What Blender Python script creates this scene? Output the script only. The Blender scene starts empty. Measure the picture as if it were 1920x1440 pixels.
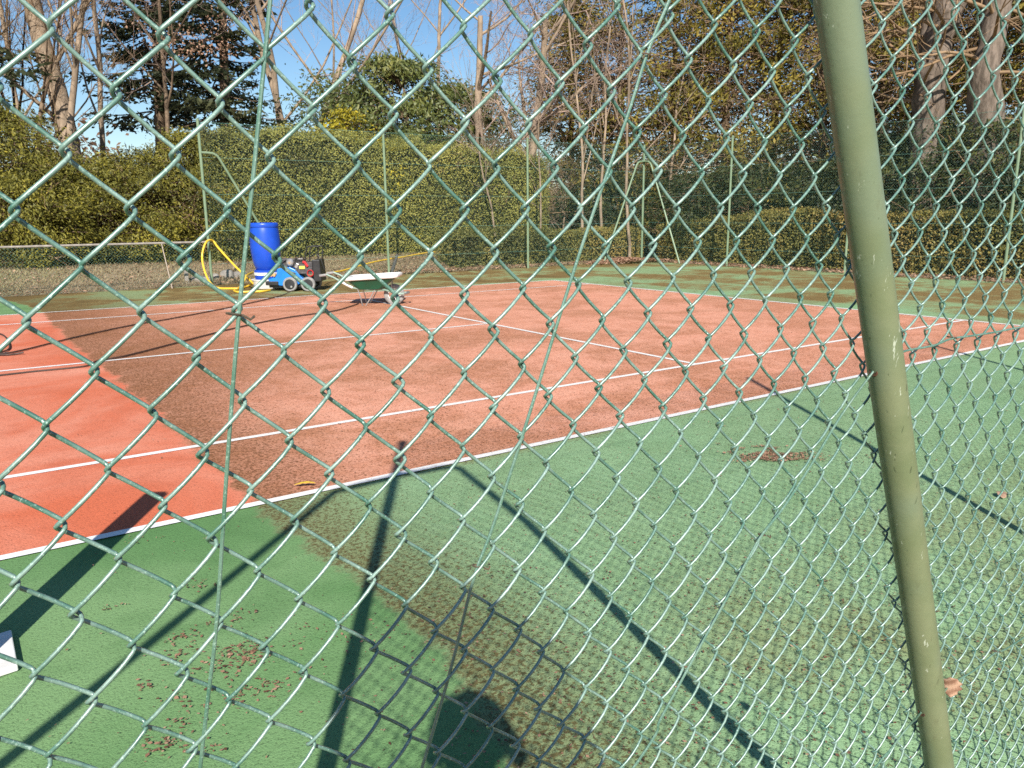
import bpy, math, random
import numpy as np
from mathutils import Vector, Matrix

rng = np.random.default_rng(11)
random.seed(11)
sc = bpy.context.scene
COL = sc.collection
R = math.radians

# ------------------------------------------------------------------ camera model (world: x along the court from the net line, y across it, z up)
F, W0, H0 = 1467.7, 1920, 1440
YAW, PITCH, ROLL = R(55.146), R(12.199), R(0.536)
C = np.array([0.2428, -4.1106, 1.5410])
_f = np.array([math.cos(YAW)*math.cos(PITCH), math.sin(YAW)*math.cos(PITCH), -math.sin(PITCH)])
_r = np.array([math.sin(YAW), -math.cos(YAW), 0.0])
_d = np.cross(_f, _r)
_r2 = _r*math.cos(ROLL)+_d*math.sin(ROLL)
_d2 = -_r*math.sin(ROLL)+_d*math.cos(ROLL)

def ray(px, py):
    return _r2*((px-960)/F)+_d2*((py-720)/F)+_f
def G(px, py, z=0.0):                       # point of the ground seen there
    d = ray(px, py); return C+d*((z-C[2])/d[2])
def PV(px, py, v):                          # point of the upright plane y = v seen there
    d = ray(px, py); return C+d*((v-C[1])/d[1])
def AT(px, D, z=0.0):                       # ground point at distance D along the column px
    d = ray(px, 404); h = np.hypot(d[0], d[1]); return np.array([C[0]+d[0]/h*D, C[1]+d[1]/h*D, z])
def ZAT(px, py, D):                         # height seen at py, distance D
    d = ray(px, py); return C[2]+d[2]/np.hypot(d[0], d[1])*D

# ------------------------------------------------------------------ object helpers
def tag(o, label=None, cat=None, group=None, kind=None):
    if label: o['label'] = label
    if cat: o['category'] = cat
    if group: o['group'] = group
    if kind: o['kind'] = kind
    return o
def thing(name, label, cat, loc=(0, 0, 0), rz=0.0, group=None):
    o = bpy.data.objects.new(name, None); COL.objects.link(o)
    o.location = [float(x) for x in loc]; o.rotation_euler = (0, 0, rz); o.empty_display_size = .2
    return tag(o, label, cat, group)
def mesh_obj(name, V, Fc, m, parent=None, smooth=False, world=True, tint=None, vattr=None):
    """V (n,3); Fc: (k,4)/(k,3) array or list of tuples. With a parent and world=True the coordinates are world ones."""
    V = np.asarray(V, float)
    me = bpy.data.meshes.new(name)
    if isinstance(Fc, np.ndarray):
        k, s = Fc.shape
        if parent is not None and world:
            V = V-np.array(parent_origin(parent)) if abs(parent_rot(parent)) < 1e-9 else V
        me.vertices.add(len(V)); me.vertices.foreach_set('co', V.astype(np.float32).ravel())
        me.loops.add(k*s); me.loops.foreach_set('vertex_index', Fc.astype(np.int32).ravel())
        me.polygons.add(k); me.polygons.foreach_set('loop_start', np.arange(0, k*s, s, dtype=np.int32))
        try: me.polygons.foreach_set('loop_total', np.full(k, s, dtype=np.int32))
        except Exception: pass
        me.update(calc_edges=True)
    else:
        if parent is not None and world:
            V = V-np.array(parent_origin(parent))
        me.from_pydata([tuple(v) for v in V], [], [tuple(f) for f in Fc]); me.update()
    if tint is not None:
        a = me.attributes.new('tint', 'FLOAT', 'FACE'); a.data.foreach_set('value', np.asarray(tint, np.float32))
    if vattr:
        for k2, arr in vattr.items():
            a = me.attributes.new(k2, 'FLOAT', 'POINT'); a.data.foreach_set('value', np.asarray(arr, np.float32))
    if smooth: me.polygons.foreach_set('use_smooth', np.ones(len(me.polygons), dtype=bool))
    me.materials.append(m)
    o = bpy.data.objects.new(name, me); COL.objects.link(o)
    if parent is not None: o.parent = parent
    return o
def parent_origin(p):
    v = np.zeros(3)
    while p is not None: v = v+np.array(p.location); p = p.parent
    return v
def parent_rot(p):
    return p.rotation_euler[2] if p is not None else 0.0

class MB:
    """collects simple solids into one mesh"""
    def __init__(s): s.V = []; s.F = []
    def add(s, V, Fc):
        n = len(s.V); s.V += [tuple(float(c) for c in v) for v in V]; s.F += [tuple(i+n for i in f) for f in Fc]
    def box(s, c, d, rot=None, taper=1.0):
        x, y, z = d[0]/2, d[1]/2, d[2]/2
        V = [(-x, -y, -z), (x, -y, -z), (x, y, -z), (-x, y, -z), (-x*taper, -y*taper, z), (x*taper, -y*taper, z), (x*taper, y*taper, z), (-x*taper, y*taper, z)]
        V = [Vector(v) for v in V]
        if rot is not None: V = [rot @ v for v in V]
        V = [v+Vector(c) for v in V]
        s.add(V, [(0, 3, 2, 1), (4, 5, 6, 7), (0, 1, 5, 4), (1, 2, 6, 5), (2, 3, 7, 6), (3, 0, 4, 7)])
    def tube(s, pts, rad, k=8, cap=True):
        V, Fc = tube_np(np.array(pts, float), rad, k, cap); s.add(V, Fc)
    def lathe(s, prof, c=(0, 0, 0), k=24, axis='z'):
        V = []
        for r_, h in prof:
            for i in range(k):
                a = 2*math.pi*i/k
                p = (r_*math.cos(a), r_*math.sin(a), h)
                if axis == 'y': p = (p[0], p[2], p[1])
                if axis == 'x': p = (p[2], p[0], p[1])
                V.append((p[0]+c[0], p[1]+c[1], p[2]+c[2]))
        Fc = []
        for j in range(len(prof)-1):
            for i in range(k):
                q = (j*k+i, j*k+(i+1) % k, (j+1)*k+(i+1) % k, (j+1)*k+i)
                Fc.append(q if axis != 'y' else q[::-1])
        s.add(V, Fc)
    def torus(s, c, R1, r1, axis, k=12, k2=6):
        ax = Vector(axis).normalized(); e1 = ax.orthogonal().normalized(); e2 = ax.cross(e1)
        V = []; Fc = []
        for i in range(k):
            a = 2*math.pi*i/k; dr = e1*math.cos(a)+e2*math.sin(a)
            for j in range(k2):
                b = 2*math.pi*j/k2
                V.append(Vector(c)+dr*(R1+r1*math.cos(b))+ax*(r1*math.sin(b)))
        for i in range(k):
            for j in range(k2):
                Fc.append((i*k2+j, ((i+1) % k)*k2+j, ((i+1) % k)*k2+(j+1) % k2, i*k2+(j+1) % k2))
        s.add(V, Fc)
    def build(s, name, m, parent=None, smooth=False, world=False, bevel=0.0, auto=35):
        o = mesh_obj(name, np.array(s.V), s.F, m, parent, smooth, world)
        if smooth:
            me = o.data
            try: me.set_sharp_from_angle(angle=R(auto))
            except Exception: pass
        if bevel:
            b = o.modifiers.new('b', 'BEVEL'); b.width = bevel; b.segments = 2; b.limit_method = 'ANGLE'; b.angle_limit = R(40)
        return o

def tube_np(P, rad, k=6, cap=False):
    n = len(P); rad = np.broadcast_to(np.asarray(rad, float), (n,))
    T = np.gradient(P, axis=0); T /= (np.linalg.norm(T, axis=1, keepdims=True)+1e-12)
    ref = np.array([0.0, 0, 1]) if abs(T[:, 2]).mean() < .8 else np.array([1.0, .2, 0])
    N = np.cross(T, ref); N /= (np.linalg.norm(N, axis=1, keepdims=True)+1e-12)
    B = np.cross(T, N)
    a = np.arange(k)*2*math.pi/k
    V = P[:, None, :]+rad[:, None, None]*(N[:, None, :]*np.cos(a)[None, :, None]+B[:, None, :]*np.sin(a)[None, :, None])
    V = V.reshape(-1, 3)
    i = np.arange(n-1)[:, None]*k; j = np.arange(k)[None, :]; j2 = (j+1) % k
    Fq = np.stack([i+j, i+j2, i+k+j2, i+k+j], -1).reshape(-1, 4)
    if not cap: return V, Fq
    Fl = [tuple(q) for q in Fq]
    Fl.append(tuple(range(k))[::-1]); Fl.append(tuple((n-1)*k+x for x in range(k)))
    return V, Fl

class TB:
    """many tubes as one quad mesh (numpy)"""
    def __init__(s): s.V = []; s.F = []; s.n = 0; s.t = []
    def tube(s, P, rad, k=5, tint=.5):
        V, Fq = tube_np(np.asarray(P, float), rad, k); s.V.append(V); s.F.append(Fq+s.n); s.n += len(V); s.t.append(np.full(len(Fq), tint))
    def quads(s, V, tint):
        n = len(V)//4; s.V.append(V); s.F.append(np.arange(4*n).reshape(-1, 4)+s.n); s.n += 4*n; s.t.append(tint)
    def build(s, name, m, parent=None, smooth=False):
        return mesh_obj(name, np.concatenate(s.V), np.concatenate(s.F), m, parent, smooth, True, np.concatenate(s.t))

def leaf_quads(Pc, L, Wd, outward=None, ow=.6, up=0.0, along=None):
    """rhombic leaves: centres Pc, length L, width Wd; facing a random way, leaning towards outward"""
    n = len(Pc)
    nr = rng.normal(size=(n, 3))
    if outward is not None: nr = nr*(1-ow)+outward*ow*1.6
    nr[:, 2] += up
    nr /= np.linalg.norm(nr, axis=1, keepdims=True)+1e-9
    t = rng.normal(size=(n, 3)) if along is None else along+rng.normal(size=(n, 3))*.35
    t -= nr*(t*nr).sum(1, keepdims=True); t /= np.linalg.norm(t, axis=1, keepdims=True)+1e-9
    b = np.cross(nr, t)
    L = np.broadcast_to(np.asarray(L, float), (n,))[:, None]; Wd = np.broadcast_to(np.asarray(Wd, float), (n,))[:, None]
    V = np.stack([Pc-t*L*.5, Pc+b*Wd*.5+t*L*.08, Pc+t*L*.5, Pc-b*Wd*.5+t*L*.08], 1)
    return V.reshape(-1, 3)

def noise3(P, sc_, seed=0, oct_=3):
    """cheap smooth noise in about -1..1"""
    r = np.random.default_rng(seed); out = np.zeros(len(P)); amp = 1.0; tot = 0
    for o in range(oct_):
        for _ in range(4):
            k = r.normal(size=3); k /= np.linalg.norm(k); ph = r.uniform(0, 6.28)
            out += amp*np.sin((P@k)*sc_*(2**o)*r.uniform(.7, 1.3)+ph)/2.2
        tot += amp; amp *= .55
    return out/tot

# ------------------------------------------------------------------ materials
def new_mat(name):
    m = bpy.data.materials.new(name); m.use_nodes = True
    nt = m.node_tree; b = nt.nodes['Principled BSDF']
    return m, nt, b
def N(nt, t, **kw):
    n = nt.nodes.new(t)
    for k, v in kw.items():
        if k in n.inputs.keys(): n.inputs[k].default_value = v
        else: setattr(n, k, v)
    return n
def c4(c): return (c[0], c[1], c[2], 1.0)
def mixc(nt, fac, a, b):
    m = nt.nodes.new('ShaderNodeMix'); m.data_type = 'RGBA'
    for sock, v in ((0, fac), (6, a), (7, b)):
        if isinstance(v, (tuple, list)): m.inputs[sock].default_value = c4(v)
        elif isinstance(v, (int, float)): m.inputs[sock].default_value = v
        else: nt.links.new(v, m.inputs[sock])
    return m.outputs[2]
def mth(nt, op, a, b=None, clamp=False):
    m = nt.nodes.new('ShaderNodeMath'); m.operation = op; m.use_clamp = clamp
    for i, v in enumerate((a, b)):
        if v is None: continue
        if isinstance(v, (int, float)): m.inputs[i].default_value = v
        else: nt.links.new(v, m.inputs[i])
    return m.outputs[0]
def mrange(nt, v, a, b, c=0.0, d=1.0, smooth=True):
    m = nt.nodes.new('ShaderNodeMapRange'); m.interpolation_type = 'SMOOTHSTEP' if smooth else 'LINEAR'; m.clamp = True
    for i, x in enumerate((v, a, b, c, d)):
        if isinstance(x, (int, float)): m.inputs[i].default_value = x
        else: nt.links.new(x, m.inputs[i])
    return m.outputs[0]
def noise(nt, scale, detail=3.0, rough=.55, vec=None, dist=0.0):
    n = nt.nodes.new('ShaderNodeTexNoise'); n.inputs['Scale'].default_value = scale; n.inputs['Detail'].default_value = detail
    n.inputs['Roughness'].default_value = rough; n.inputs['Distortion'].default_value = dist
    if vec is not None: nt.links.new(vec, n.inputs['Vector'])
    return n.outputs[0]
def objco(nt, scale=None):
    t = nt.nodes.new('ShaderNodeTexCoord')
    if scale is None: return t.outputs['Object']
    mp = nt.nodes.new('ShaderNodeMapping'); mp.inputs['Scale'].default_value = scale
    nt.links.new(t.outputs['Object'], mp.inputs[0]); return mp.outputs[0]
def geoco(nt):
    return nt.nodes.new('ShaderNodeNewGeometry').outputs['Position']
def bump(nt, bsdf, h, strength=.3, dist=.01):
    b = nt.nodes.new('ShaderNodeBump'); b.inputs['Strength'].default_value = strength; b.inputs['Distance'].default_value = dist
    nt.links.new(h, b.inputs['Height']); nt.links.new(b.outputs[0], bsdf.inputs['Normal'])

def simple(name, c1, c2=None, scale=6.0, rough=.6, metal=0.0, spec=.5, bmp=0.0, bscale=60.0, lo=.35, hi=.65, stretch=None):
    m, nt, b = new_mat(name)
    v = objco(nt, stretch)
    if c2 is None: c2 = tuple(x*.8 for x in c1)
    col = mixc(nt, mrange(nt, noise(nt, scale, 5.0, .6, v), lo, hi), c1, c2)
    nt.links.new(col, b.inputs['Base Color'])
    b.inputs['Roughness'].default_value = rough; b.inputs['Metallic'].default_value = metal; b.inputs['Specular IOR Level'].default_value = spec
    if bmp: bump(nt, b, noise(nt, bscale, 4.0, .6, v), bmp, .004)
    return m

def foliage(name, cols, spec=.25, rough=.55, trans=.25):
    m, nt, b = new_mat(name)
    a = nt.nodes.new('ShaderNodeAttribute'); a.attribute_name = 'tint'
    r = nt.nodes.new('ShaderNodeValToRGB'); el = r.color_ramp.elements
    el[0].position = 0; el[0].color = c4(cols[0]); el[1].position = 1; el[1].color = c4(cols[-1])
    for i, c in enumerate(cols[1:-1]):
        e = el.new((i+1)/(len(cols)-1)); e.color = c4(c)
    nt.links.new(a.outputs['Fac'], r.inputs[0])
    nt.links.new(r.outputs[0], b.inputs['Base Color'])
    b.inputs['Roughness'].default_value = rough; b.inputs['Specular IOR Level'].default_value = spec
    if trans:
        t = nt.nodes.new('ShaderNodeBsdfTranslucent'); nt.links.new(r.outputs[0], t.inputs[0])
        mx = nt.nodes.new('ShaderNodeMixShader'); mx.inputs[0].default_value = trans
        nt.links.new(b.outputs[0], mx.inputs[1]); nt.links.new(t.outputs[0], mx.inputs[2])
        nt.links.new(mx.outputs[0], nt.nodes['Material Output'].inputs['Surface'])
    return m

# -- court paint: a washed side and a weathered, mossy side
def court_mat(name, clean, clean2, worn, worn2, moss, moss2, pits):
    m, nt, b = new_mat(name)
    P = geoco(nt)
    a = nt.nodes.new('ShaderNodeAttribute'); a.attribute_name = 'sd'
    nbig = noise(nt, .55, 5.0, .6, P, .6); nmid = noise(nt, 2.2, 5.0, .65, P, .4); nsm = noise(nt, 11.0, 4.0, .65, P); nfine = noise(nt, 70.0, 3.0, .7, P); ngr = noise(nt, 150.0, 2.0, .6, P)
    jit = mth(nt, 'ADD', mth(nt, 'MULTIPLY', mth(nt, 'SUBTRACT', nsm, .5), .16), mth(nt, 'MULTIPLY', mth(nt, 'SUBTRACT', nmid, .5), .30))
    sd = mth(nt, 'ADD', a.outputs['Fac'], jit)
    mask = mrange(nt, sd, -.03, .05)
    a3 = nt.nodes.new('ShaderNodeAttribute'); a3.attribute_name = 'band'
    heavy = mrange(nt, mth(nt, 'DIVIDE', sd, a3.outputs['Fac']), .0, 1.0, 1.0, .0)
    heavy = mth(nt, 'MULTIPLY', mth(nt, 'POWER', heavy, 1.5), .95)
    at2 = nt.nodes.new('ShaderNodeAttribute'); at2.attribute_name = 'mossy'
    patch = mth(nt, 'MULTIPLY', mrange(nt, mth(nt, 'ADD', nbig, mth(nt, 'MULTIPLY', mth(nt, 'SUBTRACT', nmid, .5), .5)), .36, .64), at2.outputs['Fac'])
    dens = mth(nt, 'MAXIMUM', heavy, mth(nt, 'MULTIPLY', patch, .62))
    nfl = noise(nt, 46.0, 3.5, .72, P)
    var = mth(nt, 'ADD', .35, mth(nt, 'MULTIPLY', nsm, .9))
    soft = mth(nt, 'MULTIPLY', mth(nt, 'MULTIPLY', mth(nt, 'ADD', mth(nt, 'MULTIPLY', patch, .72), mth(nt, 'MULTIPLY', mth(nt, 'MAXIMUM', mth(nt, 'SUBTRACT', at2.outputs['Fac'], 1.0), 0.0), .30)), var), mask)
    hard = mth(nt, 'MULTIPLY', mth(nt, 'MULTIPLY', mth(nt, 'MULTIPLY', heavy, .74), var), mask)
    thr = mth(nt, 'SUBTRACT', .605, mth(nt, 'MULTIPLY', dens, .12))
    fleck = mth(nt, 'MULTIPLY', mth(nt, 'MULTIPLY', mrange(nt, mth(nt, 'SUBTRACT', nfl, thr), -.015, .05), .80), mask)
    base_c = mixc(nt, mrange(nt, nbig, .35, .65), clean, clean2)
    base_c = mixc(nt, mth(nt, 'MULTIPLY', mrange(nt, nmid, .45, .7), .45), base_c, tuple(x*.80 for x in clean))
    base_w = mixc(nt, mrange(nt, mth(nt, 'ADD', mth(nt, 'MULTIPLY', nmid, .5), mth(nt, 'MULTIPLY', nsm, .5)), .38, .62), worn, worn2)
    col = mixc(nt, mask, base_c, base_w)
    col = mixc(nt, soft, col, moss2); col = mixc(nt, hard, col, moss); col = mixc(nt, fleck, col, tuple(x*.62 for x in moss))
    pit = mrange(nt, mth(nt, 'ADD', mth(nt, 'MULTIPLY', ngr, .55), mth(nt, 'MULTIPLY', nfine, .45)), .41, .47, 1.0, 0.0)
    pk = mth(nt, 'ADD', .42, mth(nt, 'MULTIPLY', mask, .30))
    col = mixc(nt, mth(nt, 'MULTIPLY', pit, pk), col, pits)
    nt.links.new(col, b.inputs['Base Color'])
    b.inputs['Roughness'].default_value = .85; b.inputs['Specular IOR Level'].default_value = .25
    bump(nt, b, mth(nt, 'ADD', nfine, mth(nt, 'MULTIPLY', ngr, .6)), .55, .008)
    return m

M = {}
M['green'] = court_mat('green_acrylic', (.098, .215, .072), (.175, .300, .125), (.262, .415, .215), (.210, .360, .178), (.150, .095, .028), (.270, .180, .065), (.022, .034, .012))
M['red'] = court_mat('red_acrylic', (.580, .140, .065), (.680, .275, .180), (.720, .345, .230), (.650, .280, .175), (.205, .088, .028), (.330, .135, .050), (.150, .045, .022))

def line_mat():
    m, nt, b = new_mat('line_paint'); P = geoco(nt)
    a = nt.nodes.new('ShaderNodeAttribute'); a.attribute_name = 'sd'
    mask = mrange(nt, a.outputs['Fac'], -.05, .05)
    w = mrange(nt, mth(nt, 'ADD', mth(nt, 'MULTIPLY', noise(nt, 60., 3., .7, P), .6), mth(nt, 'MULTIPLY', noise(nt, 9., 3., .6, P), .4)), .56, .66)
    col = mixc(nt, mth(nt, 'MULTIPLY', mask, .35), (.80, .79, .77), (.66, .60, .52))
    col = mixc(nt, mth(nt, 'MULTIPLY', w, mth(nt, 'ADD', .15, mth(nt, 'MULTIPLY', mask, .55))), col, (.30, .19, .12))
    nt.links.new(col, b.inputs['Base Color']); b.inputs['Roughness'].default_value = .7
    bump(nt, b, noise(nt, 80., 3., .7, P), .4, .004)
    return m
M['line'] = line_mat()

def ground_mat():
    m, nt, b = new_mat('dry_grass_soil'); P = geoco(nt)
    c = mixc(nt, mrange(nt, noise(nt, 1.6, 6., .65, P), .38, .62), (.26, .19, .12), (.33, .25, .165))
    c = mixc(nt, mth(nt, 'MULTIPLY', mrange(nt, noise(nt, .5, 4., .6, P), .5, .66), .6), c, (.16, .15, .06))
    c = mixc(nt, mth(nt, 'MULTIPLY', mrange(nt, noise(nt, 24., 4., .7, P), .5, .66), .7), c, (.13, .085, .05))
    nt.links.new(c, b.inputs['Base Color']); b.inputs['Roughness'].default_value = .95; b.inputs['Specular IOR Level'].default_value = .1
    bump(nt, b, noise(nt, 30., 5., .7, P), .8, .05)
    return m
M['ground'] = ground_mat()

def wire_mat(name, green, chalk, amt):
    m, nt, b = new_mat(name); P = geoco(nt)
    n1 = noise(nt, 25., 4., .6, P); n2 = noise(nt, 420., 3., .7, P)
    f = mth(nt, 'MULTIPLY', mrange(nt, n1, .3, .7), amt)
    c = mixc(nt, f, green, chalk)
    c = mixc(nt, mth(nt, 'MULTIPLY', mrange(nt, n2, .56, .66), .55), c, tuple(min(1, x*1.45+.10) for x in chalk))
    c = mixc(nt, mth(nt, 'MULTIPLY', mrange(nt, n2, .34, .38, 1., 0.), .55), c, (.06, .09, .07))
    nt.links.new(c, b.inputs['Base Color']); b.inputs['Roughness'].default_value = .46; b.inputs['Specular IOR Level'].default_value = 1.0; b.inputs['Coat Weight'].default_value = 1.0; b.inputs['Coat Roughness'].default_value = .32
    return m
M['wire'] = wire_mat('green_plastic_wire', (.045, .145, .098), (.26, .37, .31), .72)
M['strand'] = wire_mat('green_tension_wire', (.045, .140, .085), (.17, .27, .20), .6)
M['farwire'] = simple('far_green_wire', (.12, .27, .21), (.15, .30, .24), 3., .5, spec=.5)
M['farpost'] = simple('far_green_post', (.155, .225, .135), (.19, .26, .16), 3., .5)
M['rust'] = simple('rust_and_hole_shade', (.11, .045, .02), (.05, .03, .02), 90., .85)  # also colours the flat discs painted as shaded holes
M['rustwire'] = simple('rusty_tie_wire', (.13, .085, .05), (.06, .05, .035), 150., .7)

def strut_mat():
    m, nt, b = new_mat('olive_green_paint'); P = geoco(nt)
    mp = nt.nodes.new('ShaderNodeMapping'); nt.links.new(P, mp.inputs[0]); mp.inputs['Scale'].default_value = (1., 1., .22)
    n1 = noise(nt, 9., 5., .6, P); n2 = noise(nt, 140., 3., .6, mp.outputs[0]); n3 = noise(nt, 60., 4., .75, mp.outputs[0]); n4 = noise(nt, 6., 2., .5, P)
    c = mixc(nt, mrange(nt, n1, .35, .65), (.150, .182, .090), (.190, .215, .115))
    c = mixc(nt, mth(nt, 'MULTIPLY', mrange(nt, n4, .5, .66), .55), c, (.155, .205, .135))
    c = mixc(nt, mth(nt, 'MULTIPLY', mrange(nt, n3, .645, .69), .75), c, (.50, .54, .42))
    c = mixc(nt, mth(nt, 'MULTIPLY', mrange(nt, noise(nt, 22., 5., .75, mp.outputs[0]), .56, .70), .45), c, (.10, .105, .055))
    c = mixc(nt, mth(nt, 'MULTIPLY', mrange(nt, n2, .29, .33, 1., 0.), .7), c, (.06, .08, .04))
    nt.links.new(c, b.inputs['Base Color']); b.inputs['Roughness'].default_value = .38; b.inputs['Specular IOR Level'].default_value = .5
    bump(nt, b, mth(nt, 'ADD', noise(nt, 110., 3., .6, P), mth(nt, 'MULTIPLY', n2, .5)), .10, .003)
    return m
M['strut'] = strut_mat()

M['hedge'] = foliage('clipped_hedge_leaf', [(.095, .080, .030), (.205, .205, .050), (.300, .285, .066), (.40, .34, .08)], trans=.12)
M['lowhedge'] = foliage('low_hedge_leaf', [(.062, .054, .018), (.145, .145, .042), (.250, .220, .058), (.34, .24, .07)], trans=.15)
M['yew'] = foliage('yew_leaf', [(.036, .036, .011), (.110, .108, .021), (.225, .200, .032), (.36, .30, .04)], trans=.15)
M['golden'] = foliage('golden_conifer_leaf', [(.16, .15, .015), (.36, .30, .025), (.58, .46, .04)])
M['holly'] = foliage('holly_leaf', [(.034, .050, .015), (.115, .140, .034), (.24, .23, .055)], spec=.5)
M['spruce'] = foliage('spruce_needle', [(.016, .024, .012), (.052, .062, .028), (.115, .115, .05)], spec=.2)
M['cedar'] = foliage('dark_evergreen_leaf', [(.030, .028, .008), (.115, .102, .020), (.245, .195, .036), (.38, .27, .055)], spec=.2)
M['under'] = foliage('shaded_undergrowth_leaf', [(.012, .017, .007), (.036, .046, .016), (.080, .088, .024), (.13, .13, .03)], spec=.3)  # the wood's inner shade is put into this darker leaf colour
M['core'] = simple('hedge_core_shade', (.030, .024, .012), (.014, .013, .007), 12., .95, spec=.05)  # near-black, painted as the shade inside the hedges
M['deadleaf'] = foliage('dead_leaf', [(.12, .058, .034), (.29, .155, .098), (.52, .33, .22)], trans=.15)
M['drygrass'] = foliage('dry_grass_blade', [(.16, .11, .06), (.34, .26, .15), (.24, .24, .10)], trans=.1)
M['browntwig'] = foliage('brown_twig_leaf', [(.06, .035, .02), (.15, .085, .05), (.25, .15, .09)], trans=.1)

def bark(name, c1, c2, sx=7.):
    m, nt, b = new_mat(name); P = geoco(nt)
    mp = nt.nodes.new('ShaderNodeMapping'); nt.links.new(P, mp.inputs[0]); mp.inputs['Scale'].default_value = (1, 1, .25)
    n1 = noise(nt, sx, 5., .65, mp.outputs[0]); n2 = noise(nt, 1.2, 3., .6, P)
    c = mixc(nt, mrange(nt, n1, .35, .65), c1, c2); c = mixc(nt, mth(nt, 'MULTIPLY', mrange(nt, n2, .5, .65), .5), c, tuple(x*.6 for x in c2))
    nt.links.new(c, b.inputs['Base Color']); b.inputs['Roughness'].default_value = .9; b.inputs['Specular IOR Level'].default_value = .15
    bump(nt, b, n1, .8, .04)
    return m
M['bark_pale'] = bark('pale_bark', (.36, .27, .19), (.22, .165, .115))
M['bark_brown'] = bark('brown_bark', (.24, .17, .11), (.13, .09, .06))
M['bark_dark'] = bark('dark_bark', (.085, .065, .05), (.05, .04, .032))
M['bark_grey'] = bark('grey_brown_bark', (.21, .165, .13), (.10, .078, .06), 11.)
M['twig'] = simple('bare_twig', (.46, .335, .265), (.36, .26, .21), .6, .85, spec=.15)
M['twig_dark'] = simple('dead_twig', (.21, .135, .075), (.31, .21, .125), .8, .85, spec=.15)

M['blue_drum'] = simple('blue_plastic', (.012, .075, .50), (.010, .060, .42), 3., .33)
M['blue_paint'] = simple('bright_blue_enamel', (.012, .20, .66), (.010, .165, .55), 4., .35)
M['white_plastic'] = simple('white_plastic', (.78, .77, .74), (.66, .64, .60), 5., .45)
M['white_paint'] = simple('white_paint', (.80, .78, .76), (.72, .69, .66), 9., .5, bmp=.1)
M['black'] = simple('black_plastic', (.012, .012, .013), (.025, .024, .024), 8., .45)
M['rubber'] = simple('sunlit_grey_rubber', (.30, .285, .27), (.20, .19, .18), 14., .8)  # pale grey puts strong sunlight into the tyres' colour
M['dark_rubber'] = simple('dark_rubber', (.05, .048, .046), (.09, .085, .08), 14., .75)
M['steel'] = simple('bare_steel', (.52, .50, .47), (.40, .38, .36), 9., .35, metal=.7)
M['engine'] = simple('dark_engine_metal', (.035, .035, .037), (.11, .10, .10), 22., .5, metal=.2)
M['redp'] = simple('red_plastic', (.50, .02, .025), (.40, .02, .02), 6., .4)
M['yellowp'] = simple('yellow_sticker', (.80, .62, .10), (.75, .55, .08), 6., .5)
M['orange'] = simple('tan_cap', (.62, .36, .15), (.45, .25, .1), 9., .5)
M['hose'] = simple('yellow_hose', (.80, .53, .045), (.70, .44, .04), 5., .45)
M['blackhose'] = simple('black_rubber_hose', (.035, .022, .016), (.06, .03, .02), 5., .6)
M['barrow_green'] = simple('dark_green_enamel', (.012, .105, .055), (.016, .085, .045), 5., .42)
M['barrow_frame'] = simple('grey_green_tube', (.16, .26, .20), (.24, .32, .26), 8., .5)
M['concrete'] = simple('weathered_concrete', (.34, .30, .26), (.24, .21, .18), 9., .9, bmp=.5, bscale=35.)
M['stone'] = simple('grey_stone', (.30, .27, .235), (.19, .17, .15), 5., .95, bmp=.8, bscale=22.)
M['palewood'] = simple('pale_cane', (.55, .46, .38), (.42, .34, .28), 20., .8)
M['skin'] = simple('skin', (.55, .34, .25), (.50, .30, .22), 12., .55)
M['hair'] = simple('brown_hair', (.05, .03, .02), (.08, .05, .03), 60., .6)
M['jacket'] = simple('dark_blue_jacket', (.03, .04, .08), (.04, .05, .09), 14., .85)
M['trousers'] = simple('grey_trousers', (.08, .08, .09), (.06, .06, .07), 14., .9)
M['shoe'] = simple('black_shoe', (.02, .02, .02), (.04, .04, .04), 14., .6)
M['phone'] = simple('phone_shell', (.02, .02, .025), (.03, .03, .035), 9., .25)

# ------------------------------------------------------------------ light, sky, camera
SUN_HEAD, SUN_EL = R(59.0), R(36.0)
sv = Vector((math.cos(SUN_HEAD)*math.cos(SUN_EL), math.sin(SUN_HEAD)*math.cos(SUN_EL), -math.sin(SUN_EL)))
sl = bpy.data.lights.new('sun', 'SUN'); sl.energy = 5.0; sl.angle = R(.53); sl.color = (1.0, .955, .88)
so = bpy.data.objects.new('sun', sl); COL.objects.link(so); so.rotation_euler = sv.to_track_quat('-Z', 'Y').to_euler(); so.location = (0, -20, 20)
w = bpy.data.worlds.new('World'); sc.world = w; w.use_nodes = True
nt = w.node_tree; bg = nt.nodes['Background']
sky = nt.nodes.new('ShaderNodeTexSky'); sky.sky_type = 'NISHITA'; sky.sun_disc = False
sky.sun_elevation = SUN_EL; sky.sun_rotation = math.atan2(-sv.x, -sv.y)
sky.air_density = 1.0; sky.dust_density = .25; sky.ozone_density = 2.0; sky.altitude = 100
hs = nt.nodes.new('ShaderNodeHueSaturation'); hs.inputs['Saturation'].default_value = 1.2; nt.links.new(sky.outputs[0], hs.inputs['Color']); nt.links.new(hs.outputs[0], bg.inputs[0]); bg.inputs[1].default_value = .08

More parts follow.
